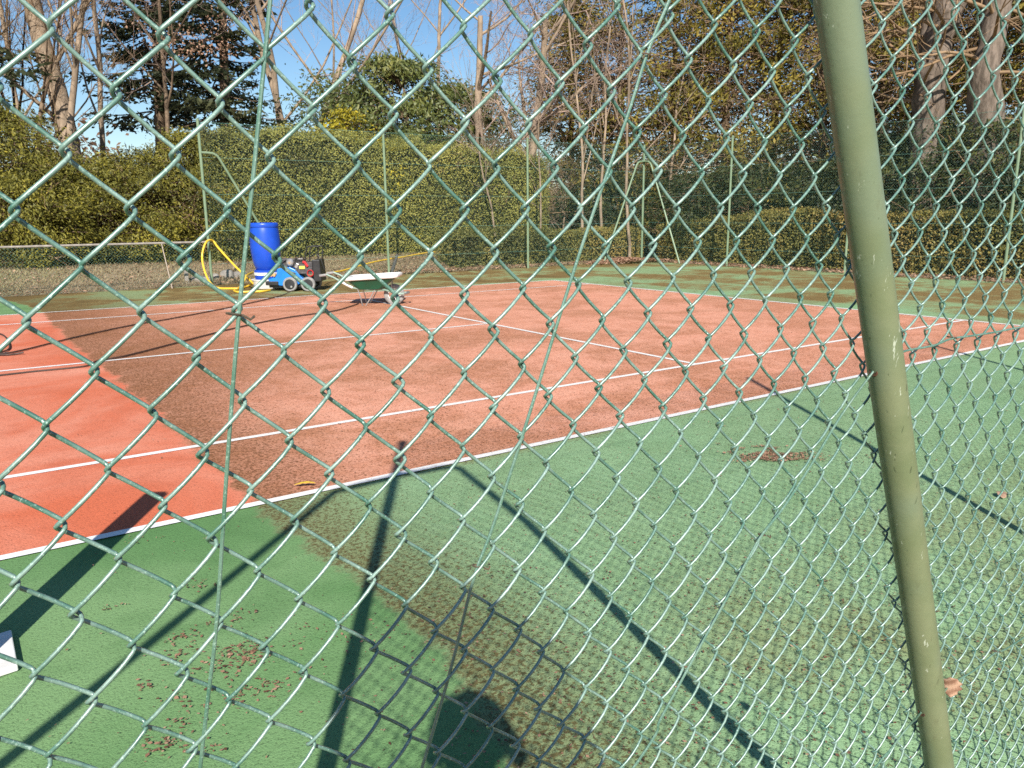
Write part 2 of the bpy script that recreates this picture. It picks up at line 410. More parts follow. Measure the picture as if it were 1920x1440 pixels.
cd = bpy.data.cameras.new('camera'); cam = bpy.data.objects.new('camera', cd); COL.objects.link(cam); sc.camera = cam
cd.sensor_width = 36; cd.sensor_fit = 'HORIZONTAL'; cd.lens = F/W0*36; cd.clip_start = .02; cd.clip_end = 1500
mw = Matrix.Identity(4)
for i in range(3):
    mw[i][0] = _r2[i]; mw[i][1] = -_d2[i]; mw[i][2] = -_f[i]; mw[i][3] = C[i]
cam.matrix_world = mw
cd.dof.use_dof = True; cd.dof.focus_distance = .85; cd.dof.aperture_fstop = cd.lens/.7
sc.view_settings.view_transform = 'Standard'; sc.view_settings.look = 'None'; sc.view_settings.gamma = 1.0
sc.view_settings.exposure = .64
sc.render.engine = 'CYCLES'
sc.cycles.max_bounces = 5; sc.cycles.diffuse_bounces = 2; sc.cycles.glossy_bounces = 2; sc.cycles.transmission_bounces = 2; sc.cycles.transparent_max_bounces = 4
sc.cycles.use_denoising = False
sc.cycles.sample_clamp_indirect = 6

# ------------------------------------------------------------------ ground
FV, FU = 14.65, 18.75            # far side fence line, end fence line
def smooth01(x): x = np.clip(x, 0, 1); return x*x*(3-2*x)
def ground_h(x, y):
    x = np.asarray(x, float); y = np.asarray(y, float)
    dy = y-FV; dx = x-FU
    d = np.maximum(dy, dx)
    side = smooth01((15.5-x)/3.0)             # the bank is higher beside the court than at its corner
    h = .38*smooth01((dy-.35)/2.4)*side+.62*smooth01((d-5.0)/6.0)+.25*smooth01((d-14)/20.)
    return np.where(d > 0, h, 0.0)
gx = np.unique(np.concatenate([np.linspace(-300, -20, 15), np.linspace(-20, 45, 131), np.linspace(45, 330, 15)]))
gy = np.unique(np.concatenate([np.linspace(-300, -20, 15), np.linspace(-20, 13, 34), np.linspace(13, 50, 120), np.linspace(50, 350, 16)]))
X, Y = np.meshgrid(gx, gy)
P = np.stack([X.ravel(), Y.ravel(), ground_h(X.ravel(), Y.ravel())], 1)
dd = np.maximum(P[:, 1]-FV, P[:, 0]-FU)
P[:, 2] += np.where(dd > .3, noise3(P*[1, 1, 0], 1.3, 4)*.035, 0)-.012
nx, ny = len(gx), len(gy)
ii = (np.arange(ny-1)[:, None]*nx+np.arange(nx-1)[None, :]).ravel()
tag(mesh_obj('ground', P, np.stack([ii, ii+1, ii+nx+1, ii+nx], 1), M['ground'], smooth=True), kind='structure')

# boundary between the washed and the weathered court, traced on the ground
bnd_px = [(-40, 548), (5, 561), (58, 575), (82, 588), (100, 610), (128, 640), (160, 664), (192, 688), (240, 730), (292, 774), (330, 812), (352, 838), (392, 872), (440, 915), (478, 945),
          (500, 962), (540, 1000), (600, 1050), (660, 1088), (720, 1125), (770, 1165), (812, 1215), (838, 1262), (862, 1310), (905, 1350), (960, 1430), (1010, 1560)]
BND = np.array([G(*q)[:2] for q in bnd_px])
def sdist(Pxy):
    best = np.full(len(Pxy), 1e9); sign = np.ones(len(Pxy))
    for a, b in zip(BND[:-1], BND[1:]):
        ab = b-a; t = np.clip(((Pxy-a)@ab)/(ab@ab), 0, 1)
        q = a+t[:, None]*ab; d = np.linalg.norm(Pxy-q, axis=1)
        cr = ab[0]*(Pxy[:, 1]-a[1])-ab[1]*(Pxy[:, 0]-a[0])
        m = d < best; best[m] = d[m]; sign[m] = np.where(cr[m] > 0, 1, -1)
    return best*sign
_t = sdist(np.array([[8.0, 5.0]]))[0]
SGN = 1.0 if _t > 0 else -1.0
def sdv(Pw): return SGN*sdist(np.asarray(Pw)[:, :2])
def mossy(Pw):
    x, y = Pw[:, 0], Pw[:, 1]
    m = .80+0*x
    m = np.where(y > 11.0, 2.4, m)                       # the far run-off is the mossiest
    m = np.where((x > 12.6), 1.7, m)
    m = np.where((y < 0), np.where(x > 12.5, .9, .14+.5*smooth01((-1.6-y)/1.2)*smooth01((x-1.)/1.5)), m)
    m = np.where((y > 0) & (y < 11) & (x > 6.5) & (x < 11.9), .62, m)
    return m
def sheet(name, corners, nu, nv, z, m):
    a, b, c, d = [np.array(q[:2]) for q in corners]
    s, t = np.meshgrid(np.linspace(0, 1, nu), np.linspace(0, 1, nv))
    s = s.ravel()[:, None]; t = t.ravel()[:, None]
    Pxy = (a*(1-s)+b*s)*(1-t)+(d*(1-s)+c*s)*t
    Pw = np.concatenate([Pxy, np.full((len(Pxy), 1), z)], 1)
    ii = (np.arange(nv-1)[:, None]*nu+np.arange(nu-1)[None, :]).ravel()
    return tag(mesh_obj(name, Pw, np.stack([ii, ii+1, ii+nu+1, ii+nu], 1), m, vattr={'sd': sdv(Pw), 'mossy': mossy(Pw), 'band': 1.05+.35*smooth01((Pw[:, 1]+.5)/1.)+2.1*smooth01((Pw[:, 1]-1.6)/3.5)}), kind='structure')
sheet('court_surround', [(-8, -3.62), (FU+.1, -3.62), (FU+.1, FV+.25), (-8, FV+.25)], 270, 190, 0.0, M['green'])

# lines, from the points where they are seen
def inter(a, b, c, d):
    a, b, c, d = [np.array(q[:2]) for q in (a, b, c, d)]
    A = np.stack([b-a, -(d-c)], 1); t = np.linalg.solve(A, c-a)[0]; return a+(b-a)*t
nd = (G(0, 1049), G(1920, 640)); ns = (G(10, 897), G(1613, 633)); cs = (G(0, 697), G(905, 608.5)); fs = (G(0, 610), G(1073, 535)); fd = (G(0, 592), G(1031, 526.3))
bl = (G(1040, 526.2), G(1920, 612)); sl_ = (G(753, 575), G(1300, 683))
c_nb = inter(*nd, *bl); c_fb = inter(*fd, *bl); s_nb = inter(*ns, *bl); s_fb = inter(*fs, *bl)
def extend(a, b, u):                       # point of the line a-b where x = u
    a = np.array(a[:2]); b = np.array(b[:2]); return a+(b-a)*((u-a[0])/(b[0]-a[0]))
U0 = -7.5
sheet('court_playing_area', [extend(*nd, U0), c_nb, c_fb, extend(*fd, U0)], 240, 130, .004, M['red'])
def line(a, b, wd, z=.008):
    a = np.array(a[:2]); b = np.array(b[:2]); n = max(2, int(np.linalg.norm(b-a)/.15)); t = np.linspace(0, 1, n)[:, None]
    q = a*(1-t)+b*t; pe = np.array([-(b-a)[1], (b-a)[0]]); pe /= np.linalg.norm(pe)
    V = np.concatenate([q+pe*wd/2, q-pe*wd/2]); V = np.concatenate([V, np.full((2*n, 1), z)], 1)
    i = np.arange(n-1); Fq = np.stack([i+1, i, i+n, i+n+1], 1)
    tag(mesh_obj('court_line', V, Fq, M['line'], vattr={'sd': sdv(V)}), kind='structure')
line(extend(*nd, U0), c_nb, .062); line(extend(*fd, U0), c_fb, .058)
line(c_nb, c_fb, .075, .0085)
line(extend(*ns, U0), s_nb, .058, .0075); line(extend(*fs, U0), s_fb, .055, .0075)
t_c = inter(*sl_, *cs)
line(extend(*cs, U0), t_c, .058, .0082); line(inter(*sl_, *ns), inter(*sl_, *fs), .058, .0088)

# ------------------------------------------------------------------ near fence
VF = C[1]+.607
LIN_U = (.31506, -.01484, .68016); LIN_Z = (1.65496, -.43009, .00632)
Q_U = (.30976, -.00119, .00344, .67842, -.03200, .00590); Q_Z = (1.65996, -.45217, .01806, -.00070, -.00320, .00195)
def mesh_uz(S, T):
    s = S/10; t = T/6
    u = LIN_U[0]+LIN_U[1]*t+LIN_U[2]*s; z = LIN_Z[0]+LIN_Z[1]*t+LIN_Z[2]*s
    s = np.clip(S, -3, 20)/10; t = np.clip(T, -4, 13)/6
    u = u+(Q_U[0]+Q_U[1]*t+Q_U[2]*t*t+Q_U[3]*s+Q_U[4]*s*t+Q_U[5]*s*s)-(LIN_U[0]+LIN_U[1]*t+LIN_U[2]*s)
    z = z+(Q_Z[0]+Q_Z[1]*t+Q_Z[2]*t*t+Q_Z[3]*s+Q_Z[4]*s*t+Q_Z[5]*s*s)-(LIN_Z[0]+LIN_Z[1]*t+LIN_Z[2]*s)
    return u, z
near = thing('chain_link_fence', 'green wire-mesh fence filling the foreground, with a thick olive leaning strut', 'fence', (.13, VF, 0))
# the weave: every wire is a flattened spiral; the strands that rise to the right lie on the camera's side
DEL, OV = .0060, .034
pat = [(-.050, OV-.034, -.97), (-.026, OV-.010, -.72), (0, OV, 0.), (.026, OV-.010, .72), (.050, OV-.034, .97), (.14, None, 1.06), (.25, None, 1.10), (.36, None, 1.06),
       (.450, -.5-OV+.034, .97), (.474, -.5-OV+.010, .72), (.5, -.5-OV, 0.), (.526, -.5-OV+.010, -.72), (.550, -.5-OV+.034, -.97), (.64, None, -1.06), (.75, None, -1.10), (.86, None, -1.06)]
pt, ps, pdv = [], [], []
for t_, s_, d_ in pat:
    if s_ is None:
        q = (t_-.05)/.40 if t_ < .5 else (t_-.55)/.40
        lo, hi = OV-.034, -.5-OV+.034
        s_ = lo+(hi-lo)*q if t_ < .5 else hi+(lo-hi)*q
    ps.append(s_); pt.append(t_); pdv.append(d_)
ps, pt, pdv = map(np.array, (ps, pt, pdv))
pdv = np.sign(pdv)*np.abs(np.sin(2*math.pi*pt))**.45
tb = TB()
for S2 in range(-6, 92):                       # upright wires, half a diamond apart
    Sx = S2*.5; off = 0.0 if S2 % 2 == 0 else .5
    n = 34
    T = (-11+off+np.arange(n)[:, None]+pt[None, :]).ravel()
    dS = np.convolve(np.repeat(rng.normal(0, .022, n), 16), np.ones(11)/11, 'same')+.012*math.sin(Sx*2.7)
    dT = np.convolve(np.repeat(rng.normal(0, .016, n), 16), np.ones(11)/11, 'same')
    dv = np.tile(pdv, n)*DEL
    u, z = mesh_uz(Sx+np.tile(ps, n)+dS, T+dT)
    keep = (u > .155) & (z > .02)
    if keep.sum() < 20: continue
    Pw = np.stack([u, VF-dv+.004*np.sin(u*3.)*np.cos(z*2.2), z], 1)[keep]
    tb.tube(Pw, .00172, 7)
tb.build('wire_mesh', M['wire'], near, smooth=True)
# the rest of the mesh, above the frame and past its right edge, in straight zigzags
tb = TB()
for S2 in range(-6, 205):
    Sx = S2*.5; off = 0.0 if S2 % 2 == 0 else .5
    for lo_, hi_ in (((-40, -11),) if S2 < 92 else ((-40, 24),)):
        n = hi_-lo_; T = lo_+off+np.arange(2*n)*.5; u, z = mesh_uz(Sx+np.tile([.02, -.52], n), T); keep = (u > .155) & (u < 7.0) & (z > .02) & (z < 3.46)
        if keep.sum() < 4: continue
        tb.tube(np.stack([u, VF-np.tile([DEL, -DEL], n)*.8, z], 1)[keep], .00172, 4)
tb.build('wire_mesh', M['wire'], near)
# posts and the leaning strut (a bent tube)
PR = .0242
AX = VF-.034
axis_px = [(1570, 0), (1632, 480), (1656, 660), (1697, 960), (1762, 1440)]
AXP = [PV(*q, AX) for q in axis_px]
b_ = np.polyfit([p[2] for p in AXP], [p[0] for p in AXP], 1)
su = lambda z: float(np.polyval(b_, z))
zs = np.linspace(0.0, 2.1, 22)
strut_pts = [np.array([su(z), AX, z]) for z in zs]
top = strut_pts[-1]
def shd(px, py):                           # point of the fence plane whose shadow falls there
    q = G(px, py); t = (q[1]-AX)/math.sin(SUN_HEAD); return np.array([q[0]-t*math.cos(SUN_HEAD), AX, t*math.tan(SUN_EL)])
bend = [np.array([.62, AX, 2.80]), np.array([.575, AX, 2.90]), np.array([.52, AX, 2.955]), np.array([.44, AX, 2.975]), np.array([.30, AX, 2.98]), np.array([.16, VF-.01, 2.98])]
allp = np.array(strut_pts+[top*(1-t)+bend[0]*t for t in (.25, .5, .75)]+bend)
m = MB(); m.tube(allp, PR, 28); strut = m.build('strut', M['strut'], near, smooth=True, world=True)
q1 = shd(640, 912); q2 = shd(300, 1190); d_ = (q2-q1)/(q1[2]-q2[2]); ft = q1+d_*q1[2]
m = MB(); m.tube([(.12, AX, 2.985), (q1[0]+.10, AX, 2.98), (q1[0]+.03, AX, 2.965), q1+d_*.05, q1+d_*.2, ft], PR, 20); m.build('strut', M['strut'], near, smooth=True, world=True)
m = MB(); m.tube([(.13, VF, 0), (.13, VF, 3.47)], .030, 24); m.lathe([(.0, 3.51), (.034, 3.505), (.036, 3.48), (.036, 3.46)], (.13, VF, 0), 24); m.build('post', M['strut'], near, smooth=True, world=True)
for u_ in (3.79, 7.05):
    m = MB(); m.tube([(u_, VF, 0), (u_, VF, 3.47)], .025, 20); m.build('post', M['strut'], near, smooth=True, world=True)
# tension wires: level along the fence as far as the strut, then fanned down to the foot of the corner post
def hit_tube(px, py):                       # where the strut's surface is seen at a pixel
    d = ray(px, py); d = d/np.linalg.norm(d); best = None
    A = np.array(strut_pts)
    for t in np.arange(.4, 2.5, .0008):
        q = C+d*t
        if np.min(np.linalg.norm(A-q, axis=1)) > .08: continue
        for a, b in zip(A[:-1], A[1:]):
            ab = b-a; s = np.clip(((q-a)@ab)/(ab@ab), 0, 1)
            if np.linalg.norm(q-(a+ab*s)) < PR: return q
    return C+d*1.0
def wirepath(pts, r=.00165, name='tension_wire', mm='strand'):
    P0 = np.array(pts); n = len(P0); t = np.linspace(0, n-1, (n-1)*8+1); out = []
    for x in t:                              # Catmull-Rom
        i = min(int(x), n-2); f = x-i
        p0 = P0[max(i-1, 0)]; p1 = P0[i]; p2 = P0[i+1]; p3 = P0[min(i+2, n-1)]
        out.append(.5*((2*p1)+(-p0+p2)*f+(2*p0-5*p1+4*p2-p3)*f*f+(-p0+3*p1-3*p2+p3)*f**3))
    m = MB(); m.tube(out, r, 8); return m.build(name, M[mm], near, smooth=True, world=True)
WV = VF-.0078
h3 = hit_tube(1637, 697); h4 = hit_tube(1727, 1336)
foot = np.array([.145, VF-.012, .05])
def fan(px, upper): return [np.array(q) for q in upper]+[PV(x, y, WV) for x, y in px]
wirepath(fan([(507, -2), (478, 300), (447, 600), (424, 900), (405, 1180), (375, 1444)], [(.63, VF-.02, 2.72)])+[np.array([.26, WV, .62]), foot])
wirepath(fan([(1256, -2), (1172, 230), (1085, 480), (985, 800), (925, 985), (888, 1085), (850, 1235), (790, 1444)], [(1.02, VF-.02, 2.02)])+[np.array([.33, WV, .45]), foot])
wirepath([h3+np.array([.012, .006, .002]), h3, ]+[PV(x, y, WV-.002) for x, y in [(1580, 775), (1522, 870), (1470, 950), (1424, 1010), (1372, 1105), (1300, 1235), (1240, 1345), (1180, 1450)]]+[np.array([.45, WV, .62]), foot])
wirepath([h4+np.array([.012, .006, .002]), h4]+[PV(x, y, WV-.002) for x, y in [(1700, 1366), (1660, 1418), (1632, 1450)]]+[np.array([.9, WV, .43]), foot])
wirepath([np.array([su(1.335)+.01, AX, 1.335])]+[PV(x, y, WV) for x, y in [(1692, 660), (1750, 648), (1785, 635), (1840, 627), (1925, 611)]]+[np.array([2.6, WV, 1.35]), np.array([3.79, WV, 1.34]), np.array([7.0, WV, 1.34])])
wirepath([np.array([su(.69)+.01, AX, .69])]+[PV(x, y, WV) for x, y in [(1775, 1291), (1828, 1256), (1868, 1223), (1925, 1192)]]+[np.array([2.8, WV, .69]), np.array([3.79, WV, .685]), np.array([7.0, WV, .685])])
for z_ in (2.03, 2.74, 3.44):
    u_ = su(2.03) if z_ < 2.1 else (.66 if z_ < 3 else .15)
    wirepath([np.array([u_, AX, z_]), np.array([u_+.3, WV, z_+.003]), np.array([2.2, WV, z_-.006]), np.array([3.79, WV, z_]), np.array([7.0, WV, z_])])
# wire ties, and rusty rings whose flat dark disc paints the hole's inner shade
for (px, py, k_) in [(441, 590, .95), (1213, 104, 1.), (898, 1063, .8), (1432, 1004, .8), (1868, 1222, .7), (1785, 632, .7)]:
    q = PV(px, py, WV)
    m = MB(); m.torus(q+np.array([0, .003, 0]), .0058*k_, .0009, (.25, .1, 1), 14, 5)
    m.tube([q+np.array([.004, -.004, 0])*k_, q+np.array([.010, -.006, -.004])*k_, q+np.array([.014, -.003, -.002])*k_], .0011*k_, 5)
    m.build('wire_tie', M['rustwire'], near, smooth=True, world=True)
for h in (h3, h4):
    a0 = np.array([su(h[2]), AX, h[2]]); n_ = h-a0; n_[2] = 0; n_ /= np.linalg.norm(n_)
    m = MB(); m.torus(h-n_*.0012, .0056, .0016, n_, 16, 6)
    e1 = np.cross(n_, [0, 0, 1.]); e1 /= np.linalg.norm(e1)
    k = 14; V = [h-n_*.0003+(e1*math.cos(a)+np.array([0, 0, 1.])*math.sin(a))*.0055 for a in np.linspace(0, 2*math.pi, k, endpoint=False)]
    m.add(V, [tuple(range(k))])
    o = m.build('painted_wire_hole', M['rust'], strut, smooth=True, world=False)
    o.data.transform(Matrix.Translation(-Vector(parent_origin(strut))))

# dead leaf caught on the lower tension wire
def curled_leaf(name, label, pos, ln, wd, up_dir, face_dir, curl=1.6, tint=(.55, .95)):
    up = np.array(up_dir, float); up /= np.linalg.norm(up); fd_ = np.array(face_dir, float); fd_ -= up*(fd_@up); fd_ /= np.linalg.norm(fd_); sd_ = np.cross(up, fd_)
    nu_, nv_ = 13, 9; V = []; tt = []
    prof = lambda t: max(.04, math.sin(math.pi*min(1, t*.92+.06))**.7*(1+.22*math.cos(t*22)))
    for i in range(nu_):
        t = i/(nu_-1)
        for j in range(nv_):
            s = (j/(nv_-1)-.5)*2; a = s*curl*.5
            wv = wd*.5*prof(t)
            V.append(np.array(pos)+up*(t-.5)*ln*(1-.05*s*s)+sd_*math.sin(a)/max(curl*.5, .01)*wv*1.1+fd_*((1-math.cos(a))*wv*.9+.10*ln*math.sin(t*2.6)+.012*wd*math.sin(s*9+t*14)))
    Fq = np.array([(i*nv_+j, i*nv_+j+1, (i+1)*nv_+j+1, (i+1)*nv_+j) for i in range(nu_-1) for j in range(nv_-1)])
    tn = tint[0]+(tint[1]-tint[0])*(.5+.5*np.sin(np.arange(len(Fq))*.9))
    o = mesh_obj(name, np.array(V), Fq, M['deadleaf'], smooth=True, tint=tn)
    so_ = o.modifiers.new('s', 'SOLIDIFY'); so_.thickness = .0006
    return tag(o, label, 'leaf')
q = PV(1785, 1290, VF-.016)
curled_leaf('dead_leaf', 'curled tan dead leaf caught on the mesh beside the strut', q, .038, .036, (-.12, 0, -1), (.85, .5, .1), 2.1, (.45, 1.))
for px, py, ln, lab, t_ in [(1879, 928, .085, 'pale brown dead leaf lying on the green court right of the strut', (.8, 1.))]:
    q = G(px, py, .014)
    curled_leaf('dead_leaf', lab, q, ln, ln*.6, (.8, .5, .05), (0, 0, 1), 1.2, t_)
q = G(572, 908, .02)
o = curled_leaf('yellow_leaf', 'bright yellow bent leaf strip on the red court beside the near white line', q, .125, .030, (.85, -.52, .0), (0, 0, 1), .8, (.9, 1.))
o.data.materials[0] = M['hose']

# ------------------------------------------------------------------ net post just outside the frame, its white foot inside it
npb = G(281, 930); hd_ = np.array([math.cos(SUN_HEAD), math.sin(SUN_HEAD)])
L_ = 1.82; npos = np.array([npb[0]-hd_[0]*L_*.98-.004, npb[1]-hd_[1]*L_*1.0-.026]); HP = L_*math.tan(SUN_EL)
np_t = thing('net_post', 'white slab foot of a net post at the left edge, on the green court', 'post', (npos[0], npos[1], 0))
a_ = G(33, 1245, .03); b2 = G(21, 1180, .03); dl = G(0, 1256, .045)-G(30, 1246, .045); dl /= np.linalg.norm(dl)
m = MB(); qs = [a_, b2, b2+dl*.42, a_+dl*.42]
V = [(p[0], p[1], .004) for p in qs]+[(p[0], p[1], .03) for p in qs]
m.add(V, [(0, 1, 2, 3), (7, 6, 5, 4), (4, 5, 1, 0), (5, 6, 2, 1), (6, 7, 3, 2), (7, 4, 0, 3)])
m.build('base_slab', M['white_plastic'], np_t, world=True, bevel=.004)
m = MB(); m.box((npos[0], npos[1], HP/2), (.115, .135, HP), Matrix.Rotation(SUN_HEAD, 3, 'Z')); m.build('post', M['strut'], np_t, world=True, bevel=.006)
m = MB(); m.box((npos[0], npos[1], HP+.012), (.10, .10, .02), Matrix.Rotation(SUN_HEAD, 3, 'Z')); m.build('cap', M['black'], np_t, world=True, bevel=.004)

# ------------------------------------------------------------------ far fences
HF = 3.62
def zigzag(tb, a, b, h, pitch=.071, r=.0026, z0=.03):
    a = np.array(a[:2], float); b = np.array(b[:2], float); Ln = np.linalg.norm(b-a); d = (b-a)/Ln; pe = np.array([-d[1], d[0]])
    n = int(Ln/pitch); nz = int((h-z0)/(pitch/2))
    for i in range(n):
        s = (i+.5)*pitch
        k = np.arange(nz+1); x = s+np.where(k % 2 == 0, -pitch/2, pitch/2)*1.02; z = z0+k*(h-z0)/nz
        q = a[None, :]+d[None, :]*x[:, None]+pe[None, :]*np.where(k % 2 == 0, .002, -.002)[:, None]
        gz = ground_h(q[:, 0], q[:, 1])
        tb.tube(np.concatenate([q, (z+gz*np.clip(1-z/h, 0, 1))[:, None]], 1), r, 3)
corner = np.array([18.8, 14.95])
ff = thing('chain_link_fence', 'tall green wire-mesh fence along the far side, in front of the clipped hedge', 'fence', (4.94, FV, 0))
fpost_u = [4.94, 9.42, 13.92]
tb = TB(); zigzag(tb, (4.94, FV+.05), corner, HF); tb.build('wire_mesh', M['farwire'], ff)
for u_ in fpost_u:
    m = MB(); m.tube([(u_, FV, 0), (u_, FV, HF+.03)], .032, 10); m.lathe([(0, HF+.06), (.036, HF+.05), (.036, HF+.02)], (u_, FV, 0), 10); m.build('post', M['farpost'], ff, smooth=True, world=True)
m = MB(); m.tube([(corner[0], corner[1], 0), (corner[0], corner[1], HF+.08)], .035, 10); m.build('post', M['farpost'], ff, smooth=True, world=True)
def farstrut(p, d, parent, zt=3.18, foot=1.75):
    p = np.array([p[0], p[1]]); d = np.array(d)
    L2 = [(0, zt), (.12, zt), (.25, zt-.01), (.34, zt-.06), (.40, zt-.15), (foot, 0)]
    m = MB(); m.tube([(p[0]+d[0]*s, p[1]+d[1]*s, z) for s, z in L2], .028, 10); m.build('strut', M['farpost'], parent, smooth=True, world=True)
farstrut((4.94, FV-.06), (1, 0), ff, 2.95, 1.9); farstrut((corner[0], corner[1]-.06), (-1, -.02), ff)
for z_ in (.5, 1.25, 2.05, 2.85, HF-.02):
    m = MB(); m.tube([(4.94, FV-.01, z_), (13.92, FV-.01, z_), (corner[0], corner[1], z_)], .0028, 4); m.build('tension_wire', M['farwire'], ff, world=True)
fe = thing('chain_link_fence', 'tall green wire-mesh fence across the far end of the court, before the low hedge', 'fence', (FU, 11.5, 0))
tb = TB(); zigzag(tb, corner, (FU, -3.5), HF); tb.build('wire_mesh', M['farwire'], fe)
for v_ in (11.35, 7.55, 3.78, 0.0, -3.5):
    m = MB(); m.tube([(FU, v_, 0), (FU, v_, HF+.03)], .032, 10); m.lathe([(0, HF+.06), (.036, HF+.05), (.036, HF+.02)], (FU, v_, 0), 10); m.build('post', M['farpost'], fe, smooth=True, world=True)
farstrut((corner[0]-.06, corner[1]), (0, -1), fe)
for z_ in (.5, 1.25, 2.05, 2.85, HF-.02):
    m = MB(); m.tube([(corner[0], corner[1], z_), (FU-.01, -3.5, z_)], .0028, 4); m.build('tension_wire', M['farwire'], fe, world=True)
lf = thing('chain_link_fence', 'waist-high green wire-mesh fence with a grey top rail, at far left', 'fence', (0, FV, 0))
HL = float(PV(180, 459, FV)[2])
tb = TB(); zigzag(tb, (-6, FV), (4.9, FV), HL-.02, r=.0032); tb.build('wire_mesh', M['farwire'], lf)
m = MB(); m.tube([(-6, FV, HL), (4.94, FV, HL)], .024, 10); m.build('top_rail', M['concrete'], lf, smooth=True, world=True)
for u_ in (-3.0, -.2):
    m = MB(); m.tube([(u_, FV, 0), (u_, FV, HL)], .024, 10); m.build('post', M['farpost'], lf, smooth=True, world=True)
# things at the foot of the left fence
q0 = G(323, 541); q1 = PV(303, 457, FV-.15)
m = MB(); m.tube([q0, q1], .011, 6); tag(m.build('cane', M['palewood'], None, smooth=True), 'thin pale cane leaning on the low fence rail', 'cane')
q = G(351, 533); zt = float(PV(349, 503, q[1])[2])
m = MB(); m.box((q[0], q[1], zt/2), (.085, .07, zt), taper=.92); m.box((q[0], q[1], .02), (.12, .10, .04)); tag(m.build('concrete_stub', M['concrete'], None, bevel=.01), 'pale concrete stub standing between the cane and the yellow hose loop', 'post')
def rock(px, py, sx, sy, sz, label, seed, name='stone'):
    q = G(px, py); rr = np.random.default_rng(seed)
    nu_, nv_ = 14, 9; V = []
    for j in range(nv_):
        ph = math.pi*j/(nv_-1)
        for i in range(nu_):
            th = 2*math.pi*i/nu_; V.append((math.sin(ph)*math.cos(th), math.sin(ph)*math.sin(th), math.cos(ph)))
    V = np.array(V); V = np.sign(V)*np.abs(V)**.7
    V = V*(1+.16*noise3(V, 2.0, seed)[:, None])*np.array([sx, sy, sz]); V[:, 2] += sz*.75
    ca, sa = math.cos(R(-35)), math.sin(R(-35)); V[:, :2] = np.stack([V[:, 0]*ca-V[:, 1]*sa, V[:, 0]*sa+V[:, 1]*ca], 1)
    V += np.array([q[0], q[1], 0])
    Fq = [(j*nu_+i, (j+1)*nu_+i, (j+1)*nu_+(i+1) % nu_, j*nu_+(i+1) % nu_) for j in range(nv_-1) for i in range(nu_)]
    tag(mesh_obj(name, V, Fq, M['stone'], smooth=True), label, 'stone', 'stones along the fence foot')
rock(378, 531, .30, .15, .10, 'long low grey stone just right of the concrete stub', 3)
rock(427, 527, .17, .15, .17, 'tall rounded grey stone right of the fence end post', 5)
rock(449, 526, .19, .15, .13, 'pale grey stone nearest the blue drum', 8)
rock(405, 529, .10, .10, .12, 'small dark grey stone at the foot of the fence end post', 9)
q = G(733, 512); d0 = np.array([q[0]+.1, FV+.25]); 
m = MB(); z0_ = float(ground_h(d0[0], d0[1])); qa = PV(733, 515, d0[1]); qb = PV(745, 477, d0[1])
m.tube([(qa[0], d0[1], z0_-.05), qa, qb], [.05, .05, .035], 8); tag(m.build('stake', M['dark_rubber'], None, smooth=True), 'short dark stake leaning beside the fence post behind the wheelbarrow', 'stake')

# ------------------------------------------------------------------ drum, tub, washing machine, wheelbarrow (local x = along the picture, y = away)
RZ = YAW-math.pi/2
LX = np.array([math.cos(RZ), math.sin(RZ)]); LY = np.array([-math.sin(RZ), math.cos(RZ)])
bq = G(497, 541); pxm = np.linalg.norm(bq-C)/F          # metres per photo pixel there
def drumz(py, px=497): 
    return (541-py)*pxm/math.cos(PITCH*.35)
tub = thing('tub', 'low white tub on the ground under the blue drum', 'tub', (bq[0], bq[1], 0), RZ)
m = MB(); m.lathe([(0, .012), (.30, .012), (.31, .03), (.335, .17), (.345, .19), (.345, .205), (.325, .205), (.31, .05), (0, .045)], (.06, .06, 0), 28); m.build('body', M['white_plastic'], tub, smooth=True)
m = MB(); m.torus((.06, .06, .20), .345, .012, (0, 0, 1), 28, 6); m.build('rim', M['white_plastic'], tub, smooth=True)
z1 = .206
bk = thing('crate', 'squat blue stand with a white band between drum and tub', 'crate', (bq[0], bq[1], z1), RZ)
m = MB(); m.lathe([(0, -.155), (.25, -.155), (.255, .0), (.265, .08), (.27, .20), (.25, .205), (0, .205)], (.05, .06, 0), 28); m.build('body', M['blue_drum'], bk, smooth=True)
m = MB(); m.lathe([(.264, .09), (.275, .092), (.279, .15), (.268, .152)], (.05, .06, 0), 28); m.build('band', M['white_plastic'], bk, smooth=True)
z2 = z1+.206
DH = drumz(427)-z2
dr = thing('drum', 'tall bright blue plastic drum standing on the white tub', 'drum', (bq[0], bq[1], z2), RZ)
m = MB(); Rm = .325
m.lathe([(0, 0.0), (.22, 0.0), (.235, .012), (.262, .09), (.295, .22), (.312, .36), (Rm, DH*.48), (Rm*.995, DH*.62), (.312, DH*.78), (.297, DH*.88), (.290, DH*.905), (.290, DH*.92), (.27, DH*.93), (0, DH*.925)], (.06, .06, 0), 40)
m.build('body', M['blue_drum'], dr, smooth=True)
m = MB(); m.lathe([(.288, DH*.905), (.302, DH*.91), (.306, DH*.93), (.306, DH*.965), (.300, DH*.985), (.285, DH), (.262, DH*.985), (.25, DH*.95), (0, DH*.95)], (.06, .06, 0), 40); m.build('lid', M['blue_drum'], dr, smooth=True)
m = MB(); m.lathe([(0, DH*.95), (.045, DH*.95), (.045, DH*.985), (0, DH*.985)], (.2, .06, 0), 14); m.build('bung', M['blue_drum'], dr, smooth=True)

mq = G(547, 546); pm = np.linalg.norm(mq-C)/F
mc = thing('washing_machine', 'blue wheeled pressure-washing machine with a black engine, beside the blue drum', 'machine', (mq[0], mq[1], 0), RZ)
lx = lambda px: (px-547)*pm
lz = lambda py: (546-py)*pm
dY = .50
